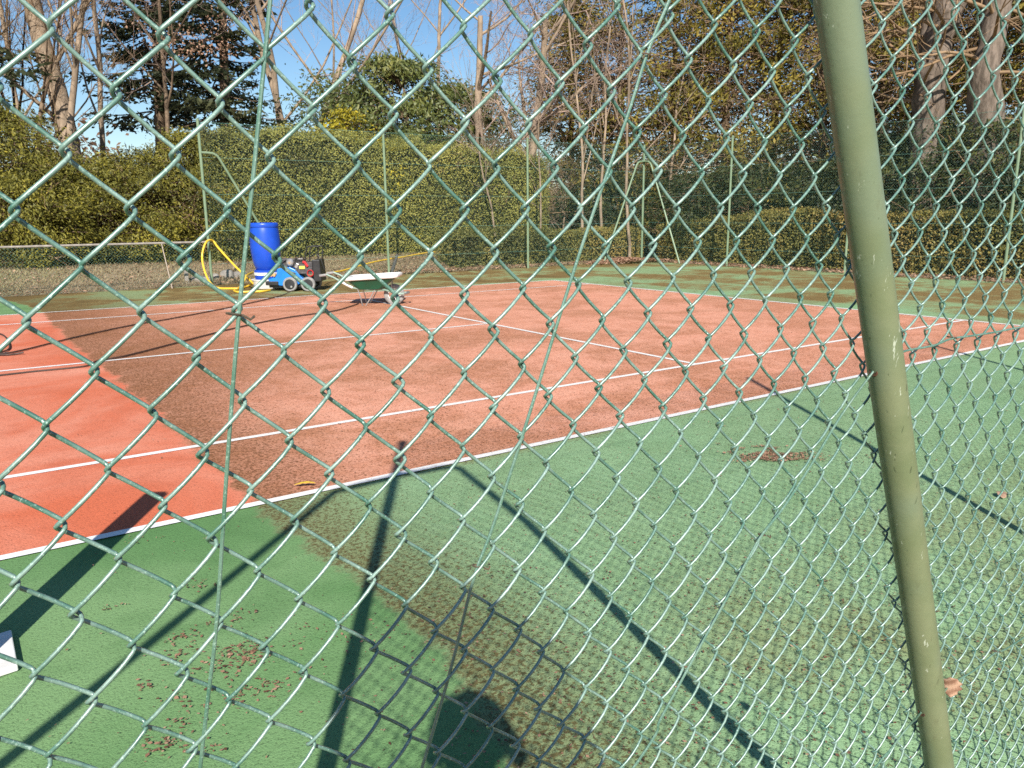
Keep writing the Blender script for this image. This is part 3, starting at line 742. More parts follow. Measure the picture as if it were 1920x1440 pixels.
# body: a stepped, sloping blue cowl (profile in x,z extruded in y)
prof = [(508, 533), (508, 525), (522, 518), (524, 506), (546, 503), (556, 508), (566, 521), (573, 527), (560, 534), (530, 536)]
V = [(lx(x), -.02, lz(y)) for x, y in prof]+[(lx(x), dY, lz(y)) for x, y in prof]; n = len(prof)
m = MB(); m.add(V, [tuple(range(n))[::-1], tuple(range(n, 2*n))]+[(i, (i+1) % n, n+(i+1) % n, n+i) for i in range(n)]); m.build('body', M['blue_paint'], mc, bevel=.012)
m = MB(); m.box(((lx(503)+lx(524))/2, dY/2, lz(531.5)), (lx(524)-lx(501), dY+.08, .085)); m.build('bumper', M['black'], mc, bevel=.012)
m = MB(); m.box((lx(540), dY/2, lz(537.5)), (lx(575)-lx(508), dY-.06, .05)); m.box((lx(575), dY/2, lz(527)), (.34, dY-.08, .06)); m.build('chassis', M['black'], mc, bevel=.006)
for i, cx in enumerate((547, 579)):
    for yy in (-.075, dY+.01):
        wt = bpy.data.objects.new('wheel', None); COL.objects.link(wt); wt.parent = mc; wt.location = (lx(cx), yy, .152)
        m = MB(); pr = [(.108, -.045), (.135, -.048), (.150, -.030), (.152, 0), (.150, .030), (.135, .048), (.108, .045), (.105, 0), (.108, -.045)]
        m.lathe(pr, (0, 0, 0), 28, 'y'); m.build('tyre', M['rubber'], wt, smooth=True)
        m = MB(); m.lathe([(0, -.030), (.09, -.034), (.110, -.030), (.110, .030), (0, .03)], (0, 0, 0), 24, 'y'); m.build('rim', M['black'], wt, smooth=True)
        m = MB(); m.lathe([(0, -.05), (.022, -.048), (.026, -.03)], (.03, 0, -.05), 12, 'y'); m.build('hub', M['steel'], wt, smooth=True)
# engine block with its parts
en = MB(); en.box((lx(548), .24, lz(497.5)), (.44, .36, .17)); en.box((lx(571), .2, lz(505)), (.36, .40, .24)); en.box((lx(536), .2, lz(492)), (.22, .28, .07))
for k in range(7): en.box((lx(556)+k*.03, .02, lz(492)), (.012, .06, .12))
en.tube([(lx(530), .05, lz(496)), (lx(541), .0, lz(489)), (lx(556), .05, lz(490))], .018, 8)
eng = en.build('engine', M['engine'], mc, bevel=.01)
def at_eng(o): return o
m = MB(); m.lathe([(0, -.06), (.05, -.06), (.078, -.035), (.084, 0), (.084, .1)], (lx(547), .03, lz(495)), 24, 'y'); sh = m.build('starter_cover', M['steel'], eng, smooth=True)
m = MB(); m.lathe([(0, -.068), (.018, -.068), (.018, -.05)], (lx(547), .03, lz(495.5)), 12, 'y'); m.build('starter_hub', M['orange'], eng, smooth=True)
m = MB(); m.box((lx(566), .03, lz(489)), (.10, .06, .03)); m.build('bracket', M['steel'], eng, bevel=.005)
m = MB(); m.box((lx(559), .01, lz(501)), (.06, .05, .10), Matrix.Rotation(.5, 3, 'Y')); m.build('bracket', M['steel'], eng, bevel=.005)
m = MB(); m.box((lx(576), -.01, lz(498)), (.05, .05, .13), Matrix.Rotation(-.55, 3, 'Y')); m.box((lx(572), .0, lz(494.5)), (.05, .05, .05)); m.build('red_lever', M['redp'], eng, bevel=.008)
m = MB(); m.torus((lx(583), -.03, lz(514)), .065, .011, (.2, 1, 0), 18, 6); m.build('red_ring', M['redp'], eng, smooth=True)
m = MB(); m.box((lx(568.5), -.012, lz(504)), (.115, .02, .062)); m.build('sticker', M['yellowp'], eng, bevel=.003)
m = MB(); m.box((lx(553), -.024, lz(514)), (.085, .012, .05), Matrix.Rotation(.4, 3, 'Y')); m.build('vent', M['black'], mc, bevel=.008)
m = MB(); m.lathe([(0, -.03), (.028, -.028), (.032, 0)], (lx(552), -.03, lz(516)), 12, 'y'); m.build('filler_cap', M['steel'], mc, smooth=True)
for cx in (513.5, 518.5):
    m = MB(); m.lathe([(0, -.03), (.03, -.026), (.034, .02), (.034, .08)], (lx(cx), -.03, lz(517)), 14, 'y'); m.build('hose_socket', M['orange'], mc, smooth=True)
m = MB(); m.box((lx(594), .21, lz(510)), (.17, .46, .46), Matrix.Rotation(-.05, 3, 'Y')); m.build('tank', M['black'], mc, bevel=.02)
m = MB()
for yy in (.04, .40):
    m.tube([(lx(574)+(0 if yy < .2 else .0), yy, lz(497)), (lx(575), yy, lz(480)), (lx(579), yy, lz(468)), (lx(590), yy, lz(467)), (lx(599), yy, lz(468)), (lx(598), yy, lz(480)), (lx(596), yy, lz(495))], .014, 8)
m.tube([(lx(590), .04, lz(467)), (lx(590), .40, lz(467))], .014, 8); m.build('handle', M['black'], mc, smooth=True)
m = MB(); m.tube([(lx(582), 0, lz(488)), (lx(588), -.03, lz(482)), (lx(597), -.04, lz(481)), (lx(603), -.05, lz(487)), (lx(607), -.05, lz(502)), (lx(609), -.05, lz(507))], .007, 6); m.build('cable', M['black'], mc, smooth=True)

wq = G(705, 574); wm = np.linalg.norm(wq-C)/F
wb = thing('wheelbarrow', 'green wheelbarrow with its sunlit tray lip painted white, standing on the far tramline', 'wheelbarrow', (wq[0], wq[1], 0), RZ)
wx = lambda px: (px-705)*wm
wz = lambda py: (574-py)*wm*1.01
# tray: flared box, open on top
topx0, topx1, botx0, botx1 = wx(652), wx(745), wx(672), wx(716)
zt0, zt1, zb0 = wz(526), wz(521), wz(544)
yw, yb = .33, .23
ring = []
def rrect(x0, x1, y, z0_, z1_, k=4, r_=.07):
    out = []
    for (cx, cy, a0) in ((x1-r_, y-r_, 0), (x0+r_, y-r_, 90), (x0+r_, -y+r_, 180), (x1-r_, -y+r_, 270)):
        for i in range(k):
            a = R(a0+90*i/(k-1)); px_ = cx+r_*math.cos(a); out.append((px_, cy+r_*math.sin(a)+.25, z0_+(z1_-z0_)*(px_-x0)/(x1-x0)))
    return out
outer = [rrect(botx0, botx1, yb, zb0, zb0+.01), rrect(topx0, topx1, yw, zt0, zt1)]
inner = [rrect(topx0+.012, topx1-.012, yw-.012, zt0, zt1), rrect(botx0+.012, botx1-.012, yb-.012, zb0+.02, zb0+.03)]
rings = outer+inner; n = len(rings[0])
V = [p for r_ in rings for p in r_]
Fc = [(j*n+i, j*n+(i+1) % n, (j+1)*n+(i+1) % n, (j+1)*n+i) for j in range(3) for i in range(n)]+[tuple(range(n))[::-1], tuple(range(3*n, 4*n))]
m = MB(); m.add(V, Fc); m.build('tray', M['barrow_green'], wb, smooth=True)
rimp = rrect(topx0-.006, topx1+.006, yw+.006, zt0+.012, zt1+.012, 6); rimp.append(rimp[0])
m = MB(); m.tube(rimp, .030, 8, cap=False)
m.build('rim', M['white_plastic'], wb, smooth=True)  # white colour stands for sunlight on the green tray's lip
for sy in (-.02, .52):
    yy = sy; ymid = .25+(sy-.25)*.75
    m = MB(); m.tube([(wx(606), yy, wz(517.5)), (wx(618), yy, wz(516)), (wx(630), yy, wz(521)), (wx(645), yy, wz(530)), (wx(663), ymid, wz(541)), (wx(690), ymid, wz(544.5)), (wx(714), ymid*.8+.05, wz(544)), (wx(728), .25+(sy-.25)*.42, wz(548)), (wx(740), .25+(sy-.25)*.35, wz(554)), (wx(757), .25+(sy-.25)*.35, wz(553))], .017, 8)
    m.build('handle_tube', M['barrow_frame'], wb, smooth=True)
    m = MB(); m.tube([(wx(605), yy, wz(518)), (wx(618), yy, wz(516.5))], .022, 8); m.build('grip', M['rubber'], wb, smooth=True)
    m = MB(); m.tube([(wx(646), yy*.94, wz(530.5)), (wx(662), ymid, wz(540.3))], .024, 8); m.build('sleeve', M['white_paint'], wb, smooth=True)
    m = MB(); m.tube([(wx(672), ymid, wz(544)), (wx(677), ymid, wz(560)), (wx(679), ymid, wz(573)), (wx(685), ymid, wz(574)), (wx(694), ymid, wz(561)), (wx(703), ymid, wz(545))], .010, 8); m.build('leg', M['steel'], wb, smooth=True)
m = MB(); m.tube([(wx(757), .10, wz(553)), (wx(762), .16, wz(552.5)), (wx(763), .25, wz(552.5)), (wx(762), .34, wz(552.5)), (wx(757), .40, wz(553))], .018, 8); m.tube([(wx(731), .17, wz(520)), (wx(733), .17, wz(548))], .009, 6); m.tube([(wx(731), .33, wz(520)), (wx(733), .33, wz(548))], .009, 6); m.build('nose_bar', M['steel'], wb, smooth=True)
wt = bpy.data.objects.new('wheel', None); COL.objects.link(wt); wt.parent = wb; wt.location = (wx(735.5), .25, .182); wt.rotation_euler = (0, 0, R(9))
m = MB(); m.lathe([(.112, -.032), (.130, -.040), (.160, -.036), (.180, -.018), (.183, 0), (.180, .018), (.160, .036), (.130, .040), (.112, .032), (.108, 0), (.112, -.032)], (0, 0, 0), 32, 'y'); m.build('tyre', M['rubber'], wt, smooth=True)
m = MB(); m.lathe([(.113, -.02), (.10, -.022), (.095, 0), (.10, .022), (.113, .02)], (0, 0, 0), 28, 'y')
for k in range(5):
    a = 2*math.pi*k/5; m.tube([(0, 0, 0), (.10*math.cos(a), 0, .10*math.sin(a))], .011, 6)
m.lathe([(0, -.05), (.024, -.05), (.024, .05), (0, .05)], (0, 0, 0), 14, 'y'); m.build('rim', M['white_plastic'], wt, smooth=True)

# hoses
def hose(name, pts, r_, mm, label, cat):
    P0 = np.array(pts); n = len(P0); out = []
    for x in np.linspace(0, n-1, (n-1)*8+1):
        i = min(int(x), n-2); f = x-i
        p0 = P0[max(i-1, 0)]; p1 = P0[i]; p2 = P0[i+1]; p3 = P0[min(i+2, n-1)]
        out.append(.5*((2*p1)+(-p0+p2)*f+(2*p0-5*p1+4*p2-p3)*f*f+(-p0+3*p1-3*p2+p3)*f**3))
    m = MB(); m.tube(out, r_, 8); return tag(m.build(name, M[mm], None, smooth=True), label, cat)
YH = .024
def vb(px, py, v): return PV(px, py, v)
hose('yellow_hose', [vb(474, 531, 13.0)]+[vb(x, y, v) for x, y, v in [(462, 519, 13.4), (445, 503, 13.9), (425, 482, 14.25), (408, 463, 14.5), (401, 453, 14.62), (393, 450, 14.55), (386, 455, 14.45), (381, 468, 14.4), (379, 484, 14.35)]]
     +[vb(382, 502, 14.2), vb(388, 519, 14.0), vb(396, 532, 13.7), G(410, 540, YH), G(432, 541, YH), G(452, 540.5, YH), G(463, 537, YH), G(476, 531, .12)], .022, 'hose', 'yellow hose looped over the fence end post left of the blue drum', 'hose')
hose('yellow_hose', [G(480, 509, .25)+np.array([0, 0, 0]), vb(463, 516, 13.2), vb(457, 528, 12.9), G(447, 541, YH), G(439, 545, YH), G(448, 547.5, YH), G(470, 547, YH), G(492, 546, YH), G(506, 544, YH)], .022, 'hose', 'short yellow hose coil lying in front of the white tub', 'hose')
hz = []
for px, py, v in [(602, 515, 12.9), (615, 512, 13.6), (640, 508, 14.2), (668, 500, 14.9), (700, 491.5, 15.4), (728, 486, 15.9), (760, 481, 16.4), (800, 474, 17.2), (832, 472, 17.6), (860, 471.5, 17.9)]:
    hz.append(vb(px, py, v))
for q in hz: q[2] = max(q[2], float(ground_h(q[0], q[1]))+.03)
hose('yellow_hose', hz, .021, 'hose', 'long yellow hose running up the dry grass bank behind the wheelbarrow', 'hose')
hose('black_hose', [G(-60, 668, .02), G(0, 663, .02), G(40, 657, .02), G(140, 632.5, .02), G(240, 611, .02), G(320, 597.5, .02), G(412, 580, .02), G(460, 570, .02), G(500, 561, .02), G(530, 553, .02), G(548, 545, .05)], .010, 'blackhose', 'thin black hose crossing the red court to the washing machine', 'hose')
hose('black_hose', [G(-30, 707.5, .012), G(60, 697, .012), G(158, 687, .012), G(182, 677, .02), G(240, 666, .02), G(330, 643, .02), G(447, 613.5, .02), G(540, 595, .02), G(620, 584, .02), G(655, 575, .02), G(672, 569, .02)], .010, 'blackhose', 'thin black hose along the centre line towards the wheelbarrow', 'hose')
hose('black_hose', [G(-30, 622, .02), G(0, 626, .02), G(12, 634, .02), G(18, 647, .02), G(14, 656, .02), G(-10, 664, .02), G(10, 665, .02), G(30, 663.5, .02), G(44, 661, .03)], .010, 'blackhose', 'curved black hose end at the left edge of the red court', 'hose')

# ------------------------------------------------------------------ hedges
def hedge(name, label, pts, depth, ztop, m, dens, leaf, seed, lump=.16, zbase=None, jag=.10, tlo=0., grp=None):
    """clipped hedge: front line pts [(x,y)...], depth behind it, top height ztop(s)"""
    t = thing(name, label, 'hedge', (pts[0][0], pts[0][1], 0), group=grp)
    P0 = np.array(pts, float); seg = np.linalg.norm(np.diff(P0, axis=0), axis=1); cum = np.concatenate([[0], np.cumsum(seg)]); Lt = cum[-1]
    def pos(s):
        i = np.clip(np.searchsorted(cum, s, side='right')-1, 0, len(seg)-1); f = ((s-cum[i])/seg[i])[:, None]
        d = (P0[i+1]-P0[i])/seg[i][:, None]
        return P0[i]+f*(P0[i+1]-P0[i]), np.stack([-d[:, 1], d[:, 0]], 1), d
    zt = lambda s: np.array([ztop(x/Lt) for x in s])
    tbq = TB()
    area_f = Lt*np.mean([ztop(x) for x in np.linspace(0, 1, 20)])
    for part, area in (('front', area_f), ('top', Lt*depth), ('e0', depth*ztop(0)), ('e1', depth*ztop(1))):
        n = int(area*dens*(1.0 if part != 'top' else .8))
        s = rng.uniform(0, Lt, n); a = rng.uniform(0, 1, n)
        if part in ('e0', 'e1'): s[:] = 0 if part == 'e0' else Lt-1e-6
        q, nr, d = pos(s); H = zt(s); gb = ground_h(q[:, 0], q[:, 1])
        if part == 'front': back = np.zeros(n); z = gb+(H-gb)*a; out = np.concatenate([-nr, np.zeros((n, 1))], 1)
        elif part == 'top': back = a*depth; z = H.copy(); out = np.tile([0, 0, 1.], (n, 1))
        else: back = a*depth; z = gb+(H-gb)*rng.uniform(0, 1, n); out = np.concatenate([d*(-1 if part == 'e0' else 1), np.zeros((n, 1))], 1)
        Pw = np.concatenate([q+nr*back[:, None], z[:, None]], 1)
        lum = noise3(Pw, 1.7, seed)*lump+noise3(Pw, 6., seed+1)*lump*.5
        Pw = Pw+out*(lum-np.abs(rng.normal(0, jag, n)))[:, None]+rng.normal(0, .02, (n, 3))
        V = leaf_quads(Pw, leaf*rng.uniform(.7, 1.4, n), leaf*.5*rng.uniform(.7, 1.3, n), out, .42, .15)
        tn = np.clip(.45+.38*noise3(Pw, .9, seed+2)+.26*noise3(Pw, 5., seed+3)+rng.normal(0, .11, n)+tlo, 0, 1)
        tbq.quads(V, tn)
    tbq.build('leaves', m, t)
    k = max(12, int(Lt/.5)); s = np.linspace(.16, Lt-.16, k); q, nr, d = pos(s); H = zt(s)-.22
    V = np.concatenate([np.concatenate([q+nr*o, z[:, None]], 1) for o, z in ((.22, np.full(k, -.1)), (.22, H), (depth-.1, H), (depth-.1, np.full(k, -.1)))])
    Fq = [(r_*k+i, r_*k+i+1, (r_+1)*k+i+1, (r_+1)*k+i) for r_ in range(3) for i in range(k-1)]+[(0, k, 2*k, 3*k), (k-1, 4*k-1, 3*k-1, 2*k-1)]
    mesh_obj('light_block_core', V, Fq, M['core'], t)  # solid dark core added inside the hedge to block light
    return t
VH = 17.45
ha = PV(392, 404, VH); hb = PV(1029, 404, VH)
prof_px = [(392, 245), (440, 238), (520, 238), (600, 242), (660, 248), (720, 262), (800, 268), (860, 275), (930, 281), (990, 284), (1029, 290)]
pu = [PV(x, 404, VH)[0] for x, _ in prof_px]; pz = [ZAT(x, y, np.hypot(*(PV(x, 404, VH)-C)[:2])) for x, y in prof_px]
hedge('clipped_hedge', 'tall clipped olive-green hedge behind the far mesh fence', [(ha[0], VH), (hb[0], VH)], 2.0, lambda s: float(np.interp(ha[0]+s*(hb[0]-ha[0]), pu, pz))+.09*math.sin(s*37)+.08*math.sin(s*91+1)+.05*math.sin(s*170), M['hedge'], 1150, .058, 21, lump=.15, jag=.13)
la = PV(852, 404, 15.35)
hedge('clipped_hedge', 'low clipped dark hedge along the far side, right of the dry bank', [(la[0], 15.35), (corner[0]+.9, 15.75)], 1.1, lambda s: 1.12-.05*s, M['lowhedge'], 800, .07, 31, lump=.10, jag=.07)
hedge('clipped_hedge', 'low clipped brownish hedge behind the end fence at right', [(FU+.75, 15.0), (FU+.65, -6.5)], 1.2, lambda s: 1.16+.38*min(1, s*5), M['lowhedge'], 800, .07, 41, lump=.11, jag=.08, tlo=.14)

# ------------------------------------------------------------------ trees
def grow(tb_l, tb_t, base, d, length, rad, depth, maxd, spread, up, rr, kids=(3, 5), wob=.10, taper=.72, lf=(.42, .64), droop=0.0):
    n = max(4, int(5+length*1.2)) if depth == 0 else 5
    P = [np.array(base, float)]; dd_ = np.array(d, float); dd_ /= np.linalg.norm(dd_)
    for i in range(n):
        dd_ = dd_+rr.normal(0, wob, 3)+np.array([0, 0, up*.06-droop*.07*depth]); dd_ /= np.linalg.norm(dd_)
        P.append(P[-1]+dd_*length/n)
    P = np.array(P); rads = rad*np.linspace(1, taper*.55 if depth else .45, n+1)
    (tb_l if depth < 2 else tb_t).tube(P, rads, 9 if depth == 0 else (6 if depth == 1 else 3), rr.uniform(.3, .7))
    if depth >= maxd: return
    k = rr.integers(kids[0], kids[1]+1)+(4 if depth == 0 else 0)
    for j in range(k):
        f = rr.uniform(.26 if depth == 0 else .15, 1.0); i = min(n-1, int(f*n)); q = P[i]+(P[i+1]-P[i])*(f*n-i)
        ax = P[i+1]-P[i]; ax /= np.linalg.norm(ax)
        side = rr.normal(size=3); side -= ax*(side@ax); side /= np.linalg.norm(side)
        a = R(rr.uniform(*spread)); nd_ = ax*math.cos(a)+side*math.sin(a)
        grow(tb_l, tb_t, q, nd_, length*rr.uniform(.42, .70)*(1.0 if depth else .75), max(.0048, rads[i]*rr.uniform(*(lf if depth == 0 else (.42, .64)))), depth+1, maxd, spread, up, rr, kids, wob*1.25, taper, lf, droop)
def bare_tree(name, label, base, h, rad, seed, lean=(0, 0), maxd=4, kids=(3, 4), spread=(25, 60), up=1.0, mt='bark_pale', grp='bare trees beyond the fence', stems=1, tw='twig', cat='tree', lf=(.42, .64)):
    rr = np.random.default_rng(seed); t = thing(name, label, cat, base, group=grp)
    l_, tw_ = TB(), TB()
    for s in range(stems):
        b2_ = np.array(base)+np.array([rr.normal(0, .35), rr.normal(0, .35), 0])*(stems > 1)
        grow(l_, tw_, b2_, (lean[0]+rr.normal(0, .05)*(stems > 1)*3, lean[1]+rr.normal(0, .05)*(stems > 1)*3, 1), h, rad, 0, maxd, spread, up, rr, kids, .055, .72, lf)
    l_.build('trunk', M[mt], t, smooth=True)
    if tw_.V: tw_.build('branches', M[tw], t)
    return t

def evergreen(name, label, base, h, rad, seed, m, nclump=150, per=80, leaf=.13, z0=.12, shape=1.0, grp='dark evergreens behind the court', mt='bark_brown', cat='tree', dead=26, ellip=False, trunk_r=None):
    rr = np.random.default_rng(seed); t = thing(name, label, cat, base, group=grp)
    base = np.array(base); tr = trunk_r or h*.016
    l_ = TB(); ph = np.linspace(0, h*.96, 9); P = base+np.stack([np.cumsum(rr.normal(0, .06, 9)), np.cumsum(rr.normal(0, .06, 9)), ph-.1], 1); l_.tube(P, tr*np.linspace(1, .12, 9), 9)
    lv = TB(); Pc = []; Tn = []; Al = []; Ou = []
    for i in range(nclump):
        f = rr.uniform(0, 1)**.85; z = z0+(1-z0)*f
        if ellip: rmax = rad*math.sqrt(max(.05, 1-(2*f-1)**2))
        else: rmax = rad*(1-f)**.75*1.05+.25
        rmax *= rr.uniform(.65, 1.15)
        a = rr.uniform(0, 2*math.pi); rr_ = rmax*rr.uniform(.45, 1)**.5
        c = base+np.array([math.cos(a)*rr_, math.sin(a)*rr_, z*h])
        d = np.array([math.cos(a), math.sin(a), rr.uniform(-.35, .25)]); L = rmax*.55+.35
        i0 = min(8, int(z*8)); p0 = P[i0]*.5+np.array([base[0], base[1], z*h+.2])*.5
        l_.tube(np.stack([p0, (p0+c)/2+[0, 0, .12], c+d*.2]), [.028, .018, .006], 4)
        n = int(per*rr.uniform(.6, 1.3))
        s = rr.uniform(-.6, .6, n)[:, None]
        q = c+d*L*s+rr.normal(0, 1, (n, 3))*np.array([.30, .30, .20])*(.5+rmax*.16)
        Pc.append(q); Tn.append(np.clip(rr.normal(.46, .16)+rr.normal(0, .14, n)+.12*(q[:, 2]-c[2]), 0, 1)); Al.append(np.tile(d+[0, 0, -.25], (n, 1))); o = q-(base+[0, 0, z*h-.4]); Ou.append(o/np.linalg.norm(o, axis=1, keepdims=True))
    Pc = np.concatenate(Pc); n = len(Pc)
    lv.quads(leaf_quads(Pc, leaf*rr.uniform(.7, 1.6, n), leaf*.38*rr.uniform(.7, 1.4, n), np.concatenate(Ou), .40, .1, np.concatenate(Al)), np.concatenate(Tn))
    lv.build('crown', m, t)
    l_.build('trunk', M[mt], t, smooth=True)
    if dead:
        dt = TB()
        for i in range(dead):
            z = h*rr.uniform(.08, .7); a = rr.uniform(0, 6.28); d = np.array([math.cos(a), math.sin(a), rr.uniform(-.3, .35)])
            grow(dt, dt, base+np.array([0, 0, z]), d, rad*rr.uniform(.7, 1.15), .026, 1, 3, (20, 55), 0, rr, (2, 4), .16)
        dt.build('dead_branches', M['twig_dark'], t)
    return t
def gp(px, D): q = AT(px, D); q[2] = float(ground_h(q[0], q[1]))-.03; return q

# yews and shrubs behind the low fence at left
def shrub(name, label, px, D, w_, ztop_px, seed, m, leaf=.075, per=240, ncl=95, grp='yew shrubs behind the low fence', cat='shrub', flat=1.0):
    b_ = gp(px, D); h = ZAT(px, ztop_px, D)-b_[2]
    return evergreen(name, label, b_, h, w_, seed, m, ncl, per, leaf, .02, grp=grp, cat=cat, dead=10, ellip=True, trunk_r=.08)
shrub('yew_shrub', 'dark olive yew mass at the left edge, tallest of the yews', 8, 23.6, 2.0, 205, 101, M['yew'], ncl=150)
shrub('yew_shrub', 'olive yew shrub behind the low fence, under the thick bare trunk', 118, 23.3, 1.6, 300, 102, M['yew'])
shrub('yew_shrub', 'olive yew shrub behind the middle of the low fence', 205, 23.3, 1.5, 292, 103, M['yew'])
shrub('yew_shrub', 'bright olive yew shrub left of the fence end post', 290, 23.0, 1.5, 288, 104, M['yew'])
shrub('yew_shrub', 'golden-tipped yew shrub touching the fence end post', 362, 22.9, 1.35, 258, 105, M['yew'])
shrub('yew_shrub', 'dark low yew between the left-edge yew and the thick bare trunk', 62, 22.2, 1.1, 330, 106, M['yew'])
tbk = []
shrub('golden_conifer', 'yellow-green conifer top rising above the clipped hedge', 655, 26.2, 1.15, 213, 111, M['golden'], .11, 130, 80, None, 'conifer')
shrub('golden_conifer', 'yellow sprig of conifer beside the second far fence post', 742, 25.2, .75, 262, 112, M['golden'], .10, 110, 50, None, 'conifer')
shrub('holly_tree', 'broad dark holly rising behind the hedge against the blue sky', 748, 29.5, 3.3, 118, 113, M['holly'], .15, 190, 210, None, 'tree')
shrub('holly_tree', 'smaller dark holly between the broad holly and the pale beeches', 880, 31, 2.6, 165, 114, M['holly'], .15, 110, 120, None, 'tree')

# spruces
def spruce(label, px, D, h, rad, seed, z0=.2):
    b_ = gp(px, D); rr = np.random.default_rng(seed); t = thing('spruce_tree', label, 'tree', b_, group='spruces behind the hedge')
    l_ = TB(); lv = TB(); P = b_+np.stack([np.linspace(0, rr.normal(0, .4), 10), np.linspace(0, rr.normal(0, .4), 10), np.linspace(-.1, h, 10)], 1); l_.tube(P, .24*np.linspace(1, .1, 10), 9)
    Pc = []; Tn = []; Al = []
    nl = int(h*9)
    for i in range(nl):
        f = (i+rr.uniform(0, 1))/nl; z = (z0+(1-z0)*f)*h; Lb = rad*(1-f*.75)*rr.uniform(.55, 1.15); a = rr.uniform(0, 6.283)
        s = np.linspace(0, 1, 6); dr_ = -.30*Lb*s**1.2+.22*Lb*s**3
        q = b_+np.stack([np.cos(a)*Lb*s, np.sin(a)*Lb*s, z+dr_], 1)
        l_.tube(q, np.linspace(.032, .006, 6), 4)
        n = int(60*Lb*(1.0 if rr.uniform() > .18 else .2)); ss = rr.uniform(.18, 1.03, n); side = rr.normal(0, 1, n)*(.16+.17*(1-ss))*Lb*.55
        qc = np.stack([np.interp(ss, s, q[:, k]) for k in range(3)], 1)
        pe = np.array([-math.sin(a), math.cos(a), 0]); qc = qc+pe*side[:, None]; qc[:, 2] -= np.abs(side)*.30+np.abs(rr.normal(0, .10, n))
        Pc.append(qc); Tn.append(np.clip(rr.normal(.45, .18)+rr.normal(0, .15, n), 0, 1)); Al.append(np.array([math.cos(a), math.sin(a), -.35])+pe*np.sign(side)[:, None]*.5)
    Pc = np.concatenate(Pc); n = len(Pc)
    lv.quads(leaf_quads(Pc, .24*rr.uniform(.6, 1.4, n), .085*rr.uniform(.7, 1.3, n), None, .0, .5, np.concatenate(Al)), np.concatenate(Tn))
    lv.build('crown', M['spruce'], t); l_.build('trunk', M['bark_brown'], t, smooth=True)
    return t
spruce('tall dark spruce behind the far fence end, right of the other spruce', 425, 30, 14.5, 3.0, 201, .22)
spruce('tall thin-limbed spruce left of the darker spruce, with brown trunk showing', 305, 32, 14.0, 2.5, 202, .3)
spruce('dark spruce cut by the left edge of the photo', -70, 25, 13.0, 2.9, 203, .3)

# bare trees at left and in the middle
BT = 'bare trees beyond the fence'
bt = bare_tree
bt('bare_tree', 'thick-trunked bare tree rising left of the spruces', gp(176, 26), 13.0, .31, 301, (-.13, .095), 5, (3, 4), (25, 60), lf=(.16, .34))
bt('bare_tree', 'pale forked bare tree with a white limb in front of the thick bare trunk', gp(138, 24.5), 9.5, .11, 302, (.03, .0), 5, (4, 4), (20, 50))
bt('bare_tree', 'thin dark bare tree leaning left of the thick bare trunk', gp(118, 27.5), 11, .10, 303, (-.16, .10), 5, (3, 4), (20, 55), mt='bark_dark', tw='twig_dark')
bt('bare_tree', 'slender straight bare tree just right of the thick bare trunk', gp(215, 28), 13, .09, 304, (-.04, .02), 5, (4, 4), (20, 50))
bt('bare_tree', 'bare tree with a straight brown trunk right of the dark spruce', gp(545, 30), 14, .13, 305, (-.05, .03), 5, (3, 4), (25, 60))
bt('bare_tree', 'pale twin-stemmed bare tree right of the dark spruce', gp(572, 31), 15, .12, 306, (.0, .0), 5, (3, 4), (22, 60), stems=2)
bt('bare_tree', 'spreading pale beech with a leaning trunk above the hedge', gp(905, 28), 8.0, .19, 307, (-.10, .10), 5, (3, 4), (30, 70), .6)
bt('bare_tree', 'spreading pale beech with a forked trunk in front of the dark evergreens', gp(988, 28.5), 8.0, .20, 308, (.03, -.02), 5, (3, 4), (30, 75), .5)
bt('bare_tree', 'bare tree with fine purple-brown twigs against the sky in the middle', gp(850, 36), 14, .11, 309, (.02, .03), 5, (3, 4), (20, 55))
bt('bare_tree', 'distant bare tree with fine twigs between the beeches and the blue gap', gp(765, 40), 13, .09, 310, (.05, 0), 5, (3, 3), (22, 55))
bt('bare_tree', 'distant slender bare tree at the left edge of the blue gap', gp(640, 42), 13, .08, 311, (0, 0), 4, (3, 4), (22, 55))
bt('bare_tree', 'distant twiggy bare tree between the two left trunks', gp(60, 36), 14, .11, 312, (0, 0), 5, (3, 3), (22, 55))
t_ = bt('bare_tree', 'bare young oak keeping clusters of pale tan leaves before the spruces', gp(335, 27), 8.6, .09, 321, (.02, .02), 4, (3, 4), (30, 70), mt='bark_brown')
lq = []
for px, py in [(250, 45), (300, 78), (330, 70), (350, 82), (372, 96), (395, 92), (412, 88), (425, 100), (360, 60), (385, 70), (318, 96), (440, 30), (408, 38)]:
    d_ = ray(px, py); c_ = C+d_/np.hypot(d_[0], d_[1])*26.6; lq.append(c_+rng.normal(0, 1, (46, 3))*np.array([.30, .30, .13]))
lq = np.concatenate(lq); tbl = TB(); tbl.quads(leaf_quads(lq, .085*rng.uniform(.7, 1.3, len(lq)), .05, None, 0, .1), np.clip(rng.normal(.78, .15, len(lq)), 0, 1)); tbl.build('leaves', M['deadleaf'], t_)
for i, (px, D, lab) in enumerate([(1092, 27, 'thin pale birch stem left of the upper wire tie'), (1130, 28, 'thin forked pale birch before the evergreens'), (1182, 27, 'pale birch stem behind the second fanned wire'), (1248, 28.5, 'thin birch stem right of the second fanned wire'), (932, 25.5, 'thin pale sapling in front of the leaning beech'), (1010, 25.8, 'thin pale sapling in front of the forked beech')]):
    bt('birch_tree', lab, gp(px, D), 8.5 if px > 1050 else 5.0, .055 if px > 1050 else .035, 330+i, (.0, .02), 3, (2, 4), (18, 45), grp='thin pale stems', mt='bark_pale')
